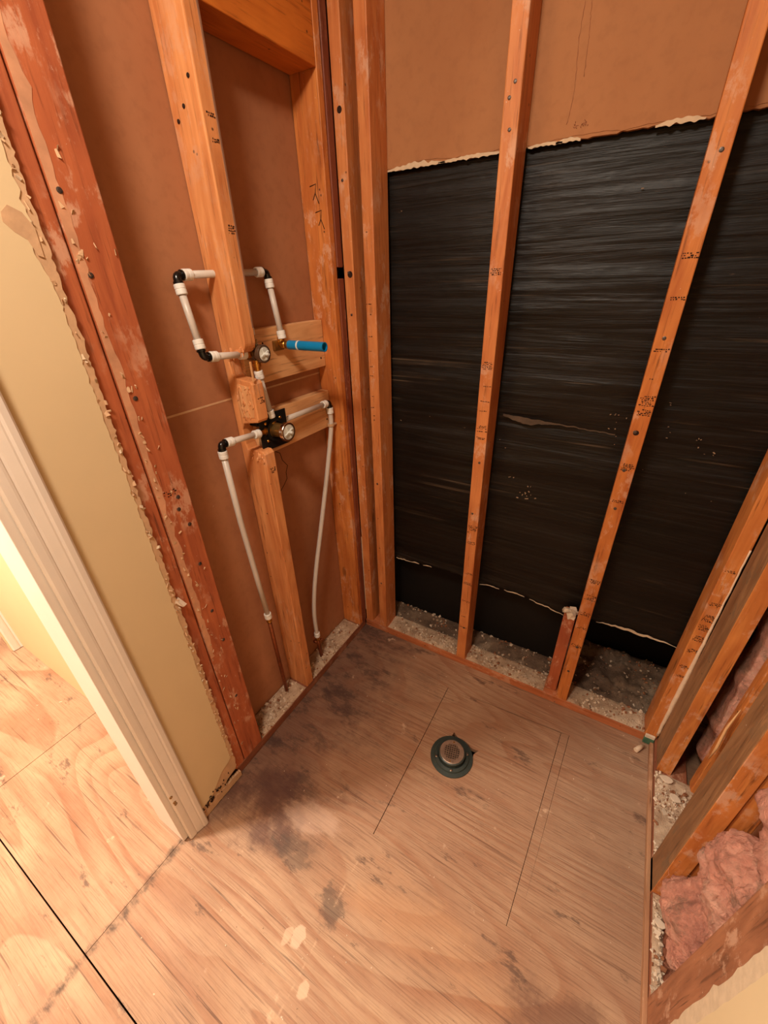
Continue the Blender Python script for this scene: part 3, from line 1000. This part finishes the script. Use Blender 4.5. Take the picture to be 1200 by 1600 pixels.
for i in range(10):
    g.chip((0.872 + rng.uniform(-.016, .016), 0.05 + rng.uniform(-.02, .02), 0.428 + rng.uniform(0, .012)), .03, .03, .016, rng)
tag(g.build('plaster_lump', M['chip_white']), 'pale plaster lump on top of the short cut-off stud', 'plaster lump')

# right corner and right wall
r0 = stud(1.205, 1.242, -0.002, 0.089, PZ, ZT, 'stud_amber', 'back wall stud in the right corner with ink stamps and a pale caulk line')
for z_, r_ in ((.78, 2), (.66, 3), (.60, 6), (.565, 5), (.52, 5), (.47, 4), (.40, 3), (.36, 2)):
    stamp(r0, (1.209, -0.0022, z_), (1, 0, 0), (0, 0, 1), r_, RNG, 0.026)
g = MB()
k = 40
g.tube([(1.2395 + 0.0016 * noise.noise(Vector((i * .5, 0, 0))), -0.0025, 0.06 + 0.80 * i / k) for i in range(k + 1)], 0.006, 8, radii=[0.0022 + 0.005 * max(0.0, min(1.0, (0.5 - abs(i / k - 0.28)) * 2.2)) for i in range(k + 1)])
g.build('caulk_bead', M['caulk'], r0)
r1 = stud(1.244, 1.283, -0.118, -0.004, 0.030, ZT, 'stud_dirty', 'stud with a dirty plaster-smeared face at the start of the right wall')
r1b = MB().box(1.2435, 1.2835, -0.1205, -0.1178, 0.034, 1.9, 0.0008).build('clean_side', M['stud_amber'], r1)
r2_ = stud(1.238, 1.276, -0.486, -0.397, 0.010, ZT, 'stud_dirty', 'right wall stud with a grey-brown dirty face, beside the bulging pink insulation')
MB().box(1.2378, 1.2765, -0.4890, -0.4858, 0.014, 1.9, 0.0008).build('clean_side', M['stud_amber'], r2_)
r3_ = stud(1.278, 1.318, -0.484, -0.397, PZ, ZT, 'stud_amber', 'clean orange stud nailed behind the dirty-faced stud on the right wall')
r4_ = stud(1.336, 1.42, -0.150, -0.112, PZ, ZT, 'stud_amber', 'orange stud set back in the right wall cavity among pink insulation')
r5_ = stud(1.237, 1.277, -0.80, -0.703, 0.003, ZT, 'stud_brown', 'brown stud at the lower right, partly behind the torn cream drywall')

# blocking in the left wall
o = MB().box(-0.090, -0.002, -0.4085, -0.0525, 1.972, 2.10, 0.002).build('blocking', M['block_orange'])
tag(o, 'orange wooden crosspiece high between the notched stud and the corner stud', 'blocking')
o = MB().box(-0.093, -0.058, -0.409, -0.0, 1.243, 1.388, 0.0015)
o.bm.free()
o = MB().box(-0.094, -0.060, -0.409, -0.0525, 1.243, 1.388, 0.0015).build('blocking', M['block_pine'])
tag(o, 'pale new wood block behind the upper valve and the blue pipe stub', 'blocking', 'pale wood blocks behind the valves')
nails(o, [(-0.060, -.075, 1.272), (-0.060, -.33, 1.35)], 0.003, (1, 0, 0), 'ink')
o = MB().box(-0.094, -0.060, -0.409, -0.0525, 1.030, 1.160, 0.0015).build('blocking', M['block_pine'])
tag(o, 'pale new wood block behind the lower valve with the black plate', 'blocking', 'pale wood blocks behind the valves')
nails(o, [(-0.060, -.075, 1.06), (-0.060, -.20, 1.12)], 0.003, (1, 0, 0), 'ink')

# ------------------------------------------------------------------ plumbing
PR = 0.0085


def collar(parent, a, d, L=0.022, r=0.0125, name='crimp_sleeve', mat='sleeve'):
    d = Vector(d).normalized()
    a = Vector(a)
    MB().lathe([(0.0086, 0), (r * .93, 0), (r, .0015), (r, L * .42), (r * .94, L * .48), (r, L * .54), (r, L - .0015), (r * .93, L), (0.0086, L)], a, d, 24).build(name, M[mat], parent)


def pipe(pts, label, ends, mat='pex', group=None, r=PR):
    """ends: list of (index 0/-1) that carry a white crimp sleeve"""
    base = min((Vector(p_) for p_ in pts), key=lambda q: q.z)
    e = empty('water_pipe', base, label, 'pipe', group or 'white water pipes on the left wall')
    MB().tube(pts, r, 18).build('tube', M[mat], e)
    for k in ends:
        if k == 0:
            a, d = Vector(pts[0]), Vector(pts[1]) - Vector(pts[0])
        else:
            a, d = Vector(pts[-1]), Vector(pts[-2]) - Vector(pts[-1])
        collar(e, a, d)
    return e


def elbow(c, d1, d2, label, r=0.0088, L=0.020):
    c, d1, d2 = Vector(c), Vector(d1).normalized(), Vector(d2).normalized()
    pts = [c + d1 * L, c + d1 * L * .55] + [c + d1 * L * .45 * (1 - t) ** 2 + d2 * L * .45 * t ** 2 for t in (0.0, .25, .5, .75, 1.0)] + [c + d2 * L * .55, c + d2 * L]
    e = empty('pipe_elbow', c, label, 'pipe fitting', 'black pipe elbows on the left wall')
    MB().tube(pts, r, 16).build('body', M['black_plastic'], e)
    for d in (d1, d2):
        MB().lathe([(0.0088, 0), (0.0112, 0), (0.0112, 0.004), (0.0088, 0.004)], c + d * (L * .62), d, 20).build('rib', M['black_plastic'], e)
    return e


def vv(a, b):
    return Vector(b) - Vector(a)


E1 = Vector((-0.065, -0.552, 1.520))
E2 = Vector((-0.065, -0.268, 1.526))
E3 = Vector((-0.030, -0.556, 1.348))
V1 = Vector((-0.030, -0.392, 1.334))
V2 = Vector((-0.026, -0.375, 1.116))
E4 = Vector((-0.030, -0.566, 1.130))
E5 = Vector((-0.045, -0.072, 1.122))
DE = Vector((-0.040, -0.268, 1.340))


def between(a, b, ta, tb):
    d = (b - a).normalized()
    return a + d * ta, b - d * tb


elbow(E1, vv(E1, E2), vv(E1, E3), 'black elbow at the upper left corner of the upper pipe loop')
elbow(E2, vv(E2, E1), vv(E2, DE), 'black elbow at the upper right corner of the upper pipe loop')
a, b = between(E1, E2, 0.018, 0.018)
pipe([a, b], 'white pipe running level through the notched stud above the upper valve', [0, -1])
a, b = between(E1, E3, 0.018, 0.018)
pipe([a, b], 'short white pipe hanging at the left of the upper valve', [0, -1])
IN1 = V1 + Vector((0, -0.034, 0.002))
elbow(E3, vv(E3, E1), vv(E3, IN1), 'black elbow below left of the upper valve')
a, b = between(E3, IN1, 0.018, 0.0)
pipe([a, b], 'short white pipe from the elbow across the stud notch into the upper valve', [0, -1])
top = DE + Vector((0, 0.0, 0.014))
a, b = between(E2, top, 0.018, 0.002)
pipe([a, b], 'white pipe dropping to the brass elbow of the blue stub', [0, -1])


def brass_port(parent, a, d, L=0.026, r=0.0095):
    MB().lathe([(0, 0), (r, 0), (r, L * .3), (r * 1.25, L * .32), (r * 1.25, L * .6), (r * .85, L * .62), (r * .85, L), (0, L)], a, d, 20).build('brass_port', M['brass'], parent)


def valve(c, label, smoke, length, k=1.0):
    e = empty('shower_valve', c, label, 'valve', 'shower valves on the left wall')
    c = Vector(c)
    ax = Vector((1, 0, 0))
    b = c - ax * 0.024
    MB().lathe([(0, 0), (0.017 * k, 0), (0.020 * k, 0.003), (0.020 * k, 0.030), (0.0175 * k, 0.032), (0.0175 * k, length - 0.016), (0.0, length - 0.016)], b, ax, 36).build('valve_body', M['brass_dull' if not smoke else 'smoke_plastic'], e)
    MB().lathe([(0.0175 * k, 0), (0.0225 * k, 0), (0.0235 * k, 0.002), (0.0235 * k, 0.012), (0.0225 * k, 0.014), (0.0190 * k, 0.014), (0.0190 * k, 0.010), (0.0175 * k, 0.010)], b + ax * (length - 0.016), ax, 36).build('bonnet_ring', M['smoke_plastic' if smoke else 'chrome'], e)
    MB().lathe([(0, 0), (0.0188 * k, 0), (0.0188 * k, 0.004), (0.0165 * k, 0.0055), (0.0, 0.0055)], b + ax * (length - 0.008), ax, 32).build('cartridge', M['cap_white'], e)
    g_ = MB()
    for ang in (0.4, 0.4 + math.pi / 2):
        u = Vector((0, math.cos(ang), math.sin(ang)))
        w = Vector((0, -math.sin(ang), math.cos(ang)))
        f0 = b + ax * (length - 0.003)
        vs = [g_.bm.verts.new(f0 + u * s * 0.0155 * k + w * q * 0.0018 + ax * h_) for h_ in (0, 0.004) for s, q in ((-1, -1), (1, -1), (1, 1), (-1, 1))]
        for f in ((4, 5, 6, 7), (0, 1, 5, 4), (1, 2, 6, 5), (2, 3, 7, 6), (3, 0, 4, 7)):
            g_.bm.faces.new([vs[k_] for k_ in f])
    g_.build('cartridge_rib', M['cap_white'], e)
    MB().lathe([(0.0045, 0), (0.0045, 0.012), (0.0035, 0.016), (0, 0.016)], b + ax * (length - 0.003), ax, 16).build('stem', M['cap_white'], e)
    return e


v1 = valve(V1, 'upper brass shower valve with a dark collar and pale cap', True, 0.062)
brass_port(v1, V1 + Vector((0, -0.012, 0.002)), (0, -1, 0), 0.024)
brass_port(v1, V1 + Vector((0, 0, 0.014)), (0, 0, 1), 0.034)
brass_port(v1, V1 + Vector((0, 0, -0.014)), (0, 0, -1), 0.034)
brass_port(v1, V1 + Vector((-.004, 0.012, 0.0)), (0, 1, 0), 0.010)
MB().lathe([(0, 0), (0.0088, 0), (0.0088, 0.016), (0.007, 0.022), (0, 0.022)], V1 + Vector((0, 0, 0.046)), (0, 0, 1), 20).build('port_plug', M['sleeve'], v1)
g = MB()
for i in range(3):
    g.sphere(V1 + Vector((0.006, -0.012 + 0.010 * i, 0.022)), 0.0045, (1, 1, .8), 1)
g.build('stop_screw', M['chrome'], v1)

v2 = valve(V2, 'lower brass shower valve with a chrome ring on a square black plate', False, 0.088, 1.2)
brass_port(v2, V2 + Vector((0, -0.012, 0.004)), (0, -1, 0), 0.046)
brass_port(v2, V2 + Vector((-.006, 0.012, 0.010)), (0, 1, 0), 0.022)
brass_port(v2, V2 + Vector((0, 0, 0.012)), (0, 0, 1), 0.026)
# the plaster guard plate: a black square frame around the body
pm = MB()
px = -0.022
pm.prism([(-0.430, 1.062), (-0.318, 1.058), (-0.318, 1.166), (-0.430, 1.168)], 'x', px - 0.004, px, bev=0.001)
pm.build('guard_plate', M['black_matte'], v2)
MB().lathe([(0.026, 0), (0.034, 0), (0.034, 0.010), (0.026, 0.010)], (px - 0.002, V2.y, V2.z), (1, 0, 0), 32).build('guard_rim', M['black_matte'], v2)
for dy, dz in ((-.034, .028), (.026, -.034), (-.034, -.030), (.034, .032)):
    MB().sphere(V2 + Vector((0.002, dy * .9, dz * .9)), 0.006, (1, 1, 1), 1).build('stop_screw', M['brass'], v2)
g = MB().box(-0.060, -0.030, -0.432, -0.405, 1.138, 1.160, 0.003)
g.build('bracket', M['black_matte'], v2)

# pipe from upper to lower valve
a, b = V1 + Vector((0, 0, -0.046)), V2 + Vector((0.0, 0, 0.036))
pipe([a, b], 'short white pipe joining the upper valve down to the lower valve', [0, -1])
# hot side of lower valve
IN2 = V2 + Vector((0, -0.056, 0.004))
elbow(E4, vv(E4, IN2), (0.0, 0.06, -1), 'black elbow left of the lower valve')
a, b = between(E4, IN2, 0.018, 0.0)
pipe([a, b], 'short white pipe from the elbow across the stud into the lower valve', [0, -1])
HB = Vector((-0.030, -0.538, 0.486))
a = E4 + (HB - E4).normalized() * 0.018
lp = pipe([a, a.lerp(HB, .35) + Vector((.002, -.006, 0)), a.lerp(HB, .7) + Vector((.002, -.004, 0)), HB], 'long white pipe dropping left of the notched stud to a copper stub', [0, -1])
brass_port(lp, HB, (0, 0, -1), 0.028, 0.008)
o = MB().tube([HB + Vector((0, 0, -0.02)), Vector((-.040, -.528, .30)), Vector((-.055, -.512, .12)), Vector((-0.061, -0.505, 0.028))], 0.0075, 14).build('copper_stub', M['copper'])
tag(o, 'long brown copper pipe stub rising from the bottom plate left of the notched stud', 'copper pipe')
# cold side of lower valve
OUT2 = V2 + Vector((-0.012, 0.034, 0.010))
elbow(E5, vv(E5, OUT2), (0, 0, -1), 'black elbow at the right end of the lower wood block')
a, b = between(E5, OUT2, 0.018, 0.0)
pipe([a, b], 'white pipe running right from the lower valve across the pale wood block', [0])
ctrl = [Vector((-.045, -.072, 1.104)), Vector((-.045, -.072, 1.04)), Vector((-.045, -.103, .93)), Vector((-.045, -.147, .80)), Vector((-.045, -.20, .65)), Vector((-.045, -.247, .52)), Vector((-.045, -.283, .40)), Vector((-.045, -.302, .29)), Vector((-.045, -.303, .172))]


def smooth(c, k=6):
    out = []
    for i in range(len(c) - 1):
        p0, p1, p2, p3 = c[max(i - 1, 0)], c[i], c[i + 1], c[min(i + 2, len(c) - 1)]
        for j in range(k):
            t = j / k
            out.append(0.5 * ((2 * p1) + (p2 - p0) * t + (2 * p0 - 5 * p1 + 4 * p2 - p3) * t * t + (3 * p1 - p0 - 3 * p2 + p3) * t ** 3))
    out.append(c[-1])
    return out


rp = pipe(smooth(ctrl), 'long curved white pipe hanging beside the corner stud from the lower block to the plate', [0, -1])
MB().lathe([(.0086, 0), (.0125, 0), (.0125, .009), (.0086, .009)], (-.045, -.0735, 1.036), (0, -.03, 1), 18).build('clamp_ring', M['torn_paper'], rp)
MB().box(-.058, -.034, -.070, -.052, 1.038, 1.044, .001).build('clamp_ear', M['torn_paper'], rp)
e = ctrl[-1]
brass_port(rp, e, (0, 0, -1), 0.03, 0.008)
o = MB().tube([e + Vector((0, 0, -.02)), Vector((-.045, -.301, .12)), Vector((-.044, -.294, .028))], 0.0075, 14)
o.sphere((-.052, -.312, .145), .009, (1.5, 1, .9), 1)
o.sphere((-.040, -.285, .14), .006, (1.5, 1, .9), 1)
o = o.build('copper_stub', M['copper'])
tag(o, 'short copper pipe stub in the plaster crumbs right of the notched stud', 'copper pipe')
# shower arm drop: brass elbow and blue stub
de = empty('pipe_stub', DE, 'blue pipe stub with a white ring sticking out of the upper wood block', 'pipe')
MB().tube([DE + Vector((-.006, 0, .020)), DE + Vector((-.006, 0, .004)), DE + Vector((-.002, 0, 0)), DE + Vector((0.012, 0, 0))], 0.011, 16).build('brass_elbow', M['brass'], de)
MB().box(-0.0598, -0.050, DE.y - .026, DE.y + .014, DE.z - .016, DE.z + .012, .002).build('mounting_ear', M['brass_dull'], de)
MB().tube([DE + Vector((0.012, 0, 0)), DE + Vector((.026, 0, 0))], 0.0105, 16).build('brass_nipple', M['brass_dull'], de)
MB().lathe([(0.010, 0), (0.0128, 0), (0.0128, 0.130), (0.0104, 0.130), (0.0104, 0.05), (0, 0.05)], DE + Vector((0.024, 0, 0)), (1, 0, 0.0), 24).build('tube', M['blue_pex'], de)
MB().lathe([(0.0128, 0), (0.0136, 0), (0.0136, 0.005), (0.0128, 0.005)], DE + Vector((0.058, 0, 0)), (1, 0, 0), 24).build('white_ring', M['sleeve'], de)

# ------------------------------------------------------------------ floor drain
dr = empty('floor_drain', (DC[0], DC[1], 0.0), 'round dark shower drain with a square-grid strainer in the plywood floor', 'drain')
C3 = Vector((DC[0], DC[1], 0))
mb = MB()
mb.lathe([(0.030, -0.06), (0.030, -0.004), (0.0735, -0.004), (0.0755, 0.001), (0.0745, 0.004), (0.062, 0.006), (0.060, 0.011), (0.050, 0.013), (0.046, 0.008), (0.036, 0.008), (0.036, -0.06)], C3, (0, 0, 1), 64)
mb.build('flange', M['abs_dark'], dr)
mb = MB()
mb.lathe([(0.038, 0.004), (0.0455, 0.004), (0.0455, 0.022), (0.0475, 0.024), (0.0470, 0.029), (0.0435, 0.031), (0.0415, 0.0285), (0.038, 0.0285)], C3, (0, 0, 1), 56)
mb.build('collar', M['abs_dark'], dr)
st = MB()
zt = 0.0302
# disc with a pierced square grid in the middle
st.lathe([(0.0282, zt - .002), (0.0425, zt - .002), (0.0425, zt), (0.041, zt + .0008), (0.0282, zt + .0002), (0.0282, zt - .002)], C3, (0, 0, 1), 56)
pitch = 0.0076
k = 8
for i in range(k):
    u = (i - (k - 1) / 2) * pitch
    L = math.sqrt(max(0, 0.0295 ** 2 - u * u))
    if L < .004:
        continue
    rot = math.radians(12)
    for ang in (rot, rot + math.pi / 2):
        du = Vector((math.cos(ang), math.sin(ang), 0))
        dv = Vector((-math.sin(ang), math.cos(ang), 0))
        vs = [st.bm.verts.new(C3 + dv * u + du * s * L + dv * q * 0.00165 + Vector((0, 0, zt + h_))) for h_ in (-.002, .0002) for s, q in ((-1, -1), (1, -1), (1, 1), (-1, 1))]
        for f in ((4, 5, 6, 7), (0, 1, 5, 4), (1, 2, 6, 5), (2, 3, 7, 6), (3, 0, 4, 7)):
            st.bm.faces.new([vs[q_] for q_ in f])
st.build('strainer', M['strainer'], dr)
MB().lathe([(0, 0), (0.038, 0)], C3 + Vector((0, 0, 0.012)), (0, 0, 1), 40).build('drain_throat', M['black_matte'], dr)  # flat black disc put in for the darkness under the strainer
for ang in (math.radians(100), math.radians(280)):
    MB().lathe([(0.0032, 0), (0.003, .0012), (0, .0016)], C3 + Vector((0.035 * math.cos(ang), 0.035 * math.sin(ang), zt)), (0, 0, 1), 14).build('screw', M['brass'], dr)
for ang in (math.radians(215), math.radians(290), math.radians(30)):
    MB().lathe([(0.0045, 0), (0.0045, .003), (0.003, .004), (0, .004)], C3 + Vector((0.055 * math.cos(ang), 0.055 * math.sin(ang), 0.011)), (0, 0, 1), 12).build('bolt', M['chrome'], dr)

# ------------------------------------------------------------------ rubble


def rubble(name, x0, x1, y0, y1, z, n_, seed, label, sizes=(.002, .015), avoid=(), base='dust', mats=('chip_white', 'chip_grey', 'chip_brown'), weights=(5, 3, 2), hump=.008, slope=(0, 0)):
    rng = random.Random(seed)
    mb = MB()
    nx, ny = max(4, int((x1 - x0) / .008)), max(4, int((y1 - y0) / .008))
    g_ = []
    hs = {}

    def hgt(x, y):
        ed_ = min(1, min(x - x0, x1 - x, y - y0, y1 - y) / .012)
        return z + slope[0] * (x - x0) + slope[1] * (y - y0) + max(0, ed_) * hump * max(0.05, 0.45 + 0.6 * noise.noise(Vector((x * 22, y * 22, seed))) + .35 * noise.noise(Vector((x * 70, y * 70, seed)))) + .0005
    for j in range(ny + 1):
        g_.append([mb.bm.verts.new((x0 + (x1 - x0) * i / nx, y0 + (y1 - y0) * j / ny, hgt(x0 + (x1 - x0) * i / nx, y0 + (y1 - y0) * j / ny))) for i in range(nx + 1)])
    for j in range(ny):
        for i in range(nx):
            f = mb.bm.faces.new([g_[j][i], g_[j][i + 1], g_[j + 1][i + 1], g_[j + 1][i]])
            f.smooth = True
    for i in range(n_):
        x, y = rng.uniform(x0, x1), rng.uniform(y0, y1)
        if noise.noise(Vector((x * 17, y * 17, seed))) + rng.uniform(-.35, .35) < -0.05:
            continue
        s = sizes[0] + (sizes[1] - sizes[0]) * rng.random() ** 4
        mb.chip((x, y, hgt(x, y) + s * .2), s, s * rng.uniform(.5, 1), s * rng.uniform(.3, .8), rng, mi=1 + rng.choices((0, 1, 2), weights)[0])
    o_ = mb.build(name, [M[base]] + [M[q] for q in mats])
    tag(o_, label, 'plaster debris', kind='stuff')
    return o_


rubble('plaster_debris', -0.093, -0.002, -0.405, -0.056, PZ + .0005, 900, 31, 'plaster crumbs on the left plate between the notched stud and the corner')
rubble('plaster_debris', -0.093, -0.002, -0.702, -0.455, PZ + .0005, 700, 32, 'plaster crumbs on the left plate between the notched stud and the reddish stud')
rubble('plaster_debris', 0.125, 0.473, 0.004, 0.092, PZ + .0005, 900, 33, 'plaster crumbs on the back plate left of the stud behind the drain')
rubble('plaster_debris', 0.520, 0.848, 0.004, 0.092, PZ + .0005, 900, 34, 'plaster crumbs on the back plate between the two middle studs')
rubble('plaster_debris', 0.940, 1.203, 0.004, 0.092, PZ + .0005, 600, 35, 'plaster dust on the back plate right of the tall right stud')
rubble('plaster_debris', 0.0, 0.86, 0.093, 0.204, 0.010, 1100, 36, 'dusty rubble in the cavity behind the back plate under the dark panel', base='grime', hump=.02, weights=(3, 4, 3), slope=(0, .1))
rubble('plaster_debris', 0.865, 1.30, 0.093, 0.385, 0.000, 700, 37, 'dark rubble in the open cavity right of the tall stud', base='grime', hump=.035, weights=(2, 4, 4), sizes=(.003, .016), slope=(0, .08))
rubble('plaster_debris', 1.239, 1.36, -0.394, -0.128, PZ + .0005, 800, 38, 'plaster crumbs on the right plate between its first two studs', sizes=(.004, .018), weights=(6, 2, 3), hump=.012)
rubble('plaster_debris', 1.239, 1.262, -0.70, -0.492, PZ + .0005, 300, 39, 'plaster crumbs on the right plate under the bulging insulation', sizes=(.004, .018), weights=(7, 2, 1), hump=.012)
# sprinkle on the plywood
rng = random.Random(61)
mb = MB()
for i in range(420):
    x, y = rng.uniform(0.02, 1.21), rng.uniform(-1.25, -0.01)
    if math.hypot(x - DC[0], y - DC[1]) < .1:
        continue
    s = .0009 + .0028 * rng.random() ** 4
    mb.chip((x, y, s * .3), s, s * rng.uniform(.4, 1), s * .6, rng, mi=rng.choice((0, 0, 1)))
tag(mb.build('floor_grit', [M['chip_white'], M['chip_grey']]), 'pale grit scattered over the plywood shower floor', 'grit', kind='stuff')

# larger single pieces
rng = random.Random(19)


def piece(x, y, z, s, h_, label, mat='chip_white', flat=True):
    mb = MB()
    k = 11
    poly_ = []
    for i in range(k):
        a_ = 2 * math.pi * i / k
        r_ = s * (0.75 + 0.45 * rng.random())
        poly_.append((x + r_ * math.cos(a_), y + 0.8 * r_ * math.sin(a_)))
    mb.prism(poly_, 'z', z, z + h_, bev=h_ * .2)
    return tag(mb.build('plaster_chip', M[mat]), label, 'plaster chip', 'plaster chips on the right plate')


piece(1.268, -0.155, PZ + .014, 0.017, .006, 'round white plaster chip on the right plate, nearest the corner')
piece(1.290, -0.205, PZ + .013, 0.017, .006, 'jagged white plaster chip beside the round one on the right plate')
piece(1.252, -0.560, PZ + .012, 0.012, .007, 'white plaster chip at the foot of the bulging pink insulation')
o = MB().tube([(1.186, -.060, .0085), (1.206, -.030, .0085)], .008, 14).build('caulk_scrap', M['caulk'])
tag(o, 'small pale rolled caulk scrap on the plywood in the right corner', 'caulk scrap')
e = empty('plastic_shim', (1.222, 0.014, PZ), 'small green and white plastic shim in the right corner', 'shim')
MB().box(1.205, 1.237, -0.0125, -0.0035, 0.006, .036, .002).build('shim_base', M['shim_green'], e)
MB().box(1.206, 1.236, -0.012, -0.004, .036, .052, .002).build('shim_top', M['chip_white'], e)
o = MB().tube([(1.322, -0.17, .245), (1.326, -.166, .30), (1.324, -.16, .38), (1.33, -.155, .46)], .003, 8, radii=[.0012, .0042, .0036, .001]).build('wood_splinter', M['splinter'])
tag(o, 'pale splinter standing against the set-back stud in the right wall', 'splinter')

# ------------------------------------------------------------------ insulation


def blanket(name, c, half, seed, label, amp=.022, n_=42, power=3.0, fr=9.0):
    """lumpy fibre batt: superellipsoid displaced by layered noise"""
    bm_ = bmesh.new()
    res = bmesh.ops.create_cube(bm_, size=2.0)
    bmesh.ops.subdivide_edges(bm_, edges=bm_.edges[:], cuts=n_, use_grid_fill=True)
    cc = Vector(c)
    for v_ in bm_.verts:
        d = v_.co.copy()
        L = (abs(d.x) ** power + abs(d.y) ** power + abs(d.z) ** power) ** (1 / power)
        d /= L
        p_ = Vector((d.x * half[0], d.y * half[1], d.z * half[2]))
        q = (cc + p_)
        nn = Vector((d.x / half[0], d.y / half[1], d.z / half[2])).normalized()
        s = Vector((seed * 3.7, 0, 0))
        disp = amp * (noise.noise(q * fr + s) * 1.0 + 0.55 * noise.noise(q * fr * 2.3 + s) + 0.30 * abs(noise.noise(q * fr * 5 + s)) + 0.16 * noise.noise(q * fr * 11 + s) + .08 * noise.noise(q * fr * 25 + s))
        v_.co = q + nn * disp
    for f in bm_.faces:
        f.smooth = True
    mb = MB()
    mb.bm.free()
    mb.bm = bm_
    o_ = mb.build(name, M['pink'])
    tag(o_, label, 'insulation', 'pink insulation in the right wall')
    # loose fibres
    rng_ = random.Random(seed)
    fb = MB()
    vs = o_.data.vertices
    for i in range(140):
        v_ = vs[rng_.randrange(len(vs))]
        p_ = Vector(v_.co) + o_.location
        n0 = Vector(v_.normal)
        t_ = n0.cross(Vector((rng_.gauss(0, 1), rng_.gauss(0, 1), rng_.gauss(0, 1)))).normalized()
        L = rng_.uniform(.008, .03)
        fb.tube([p_, p_ + n0 * L * .25 + t_ * L * .4, p_ + n0 * L * .2 + t_ * L], .00045, 4, caps=False)
    fo = fb.build('loose_fibre', M['pink'], o_)
    fo['kind'] = 'stuff'
    return o_


blanket('insulation_batt', (1.395, -0.02, 0.70), (0.062, 0.082, 0.66), 11, 'pink insulation deep in the right corner behind the set-back stud', amp=.022)
blanket('insulation_batt', (1.360, -0.225, 1.30), (0.080, 0.055, 0.62), 14, 'pink insulation tuft pushing forward high between the first two right studs', amp=.030)
blanket('insulation_batt', (1.338, -0.590, 0.93), (0.086, 0.094, 0.41), 12, 'pink insulation standing up behind the torn bulge at lower right', amp=.034, fr=11)
blanket('insulation_batt', (1.300, -0.594, 0.290), (0.052, 0.086, 0.225), 13, 'torn pink insulation bulge spilling out at the lower right', amp=.036, fr=8.5, power=2.6, n_=64)
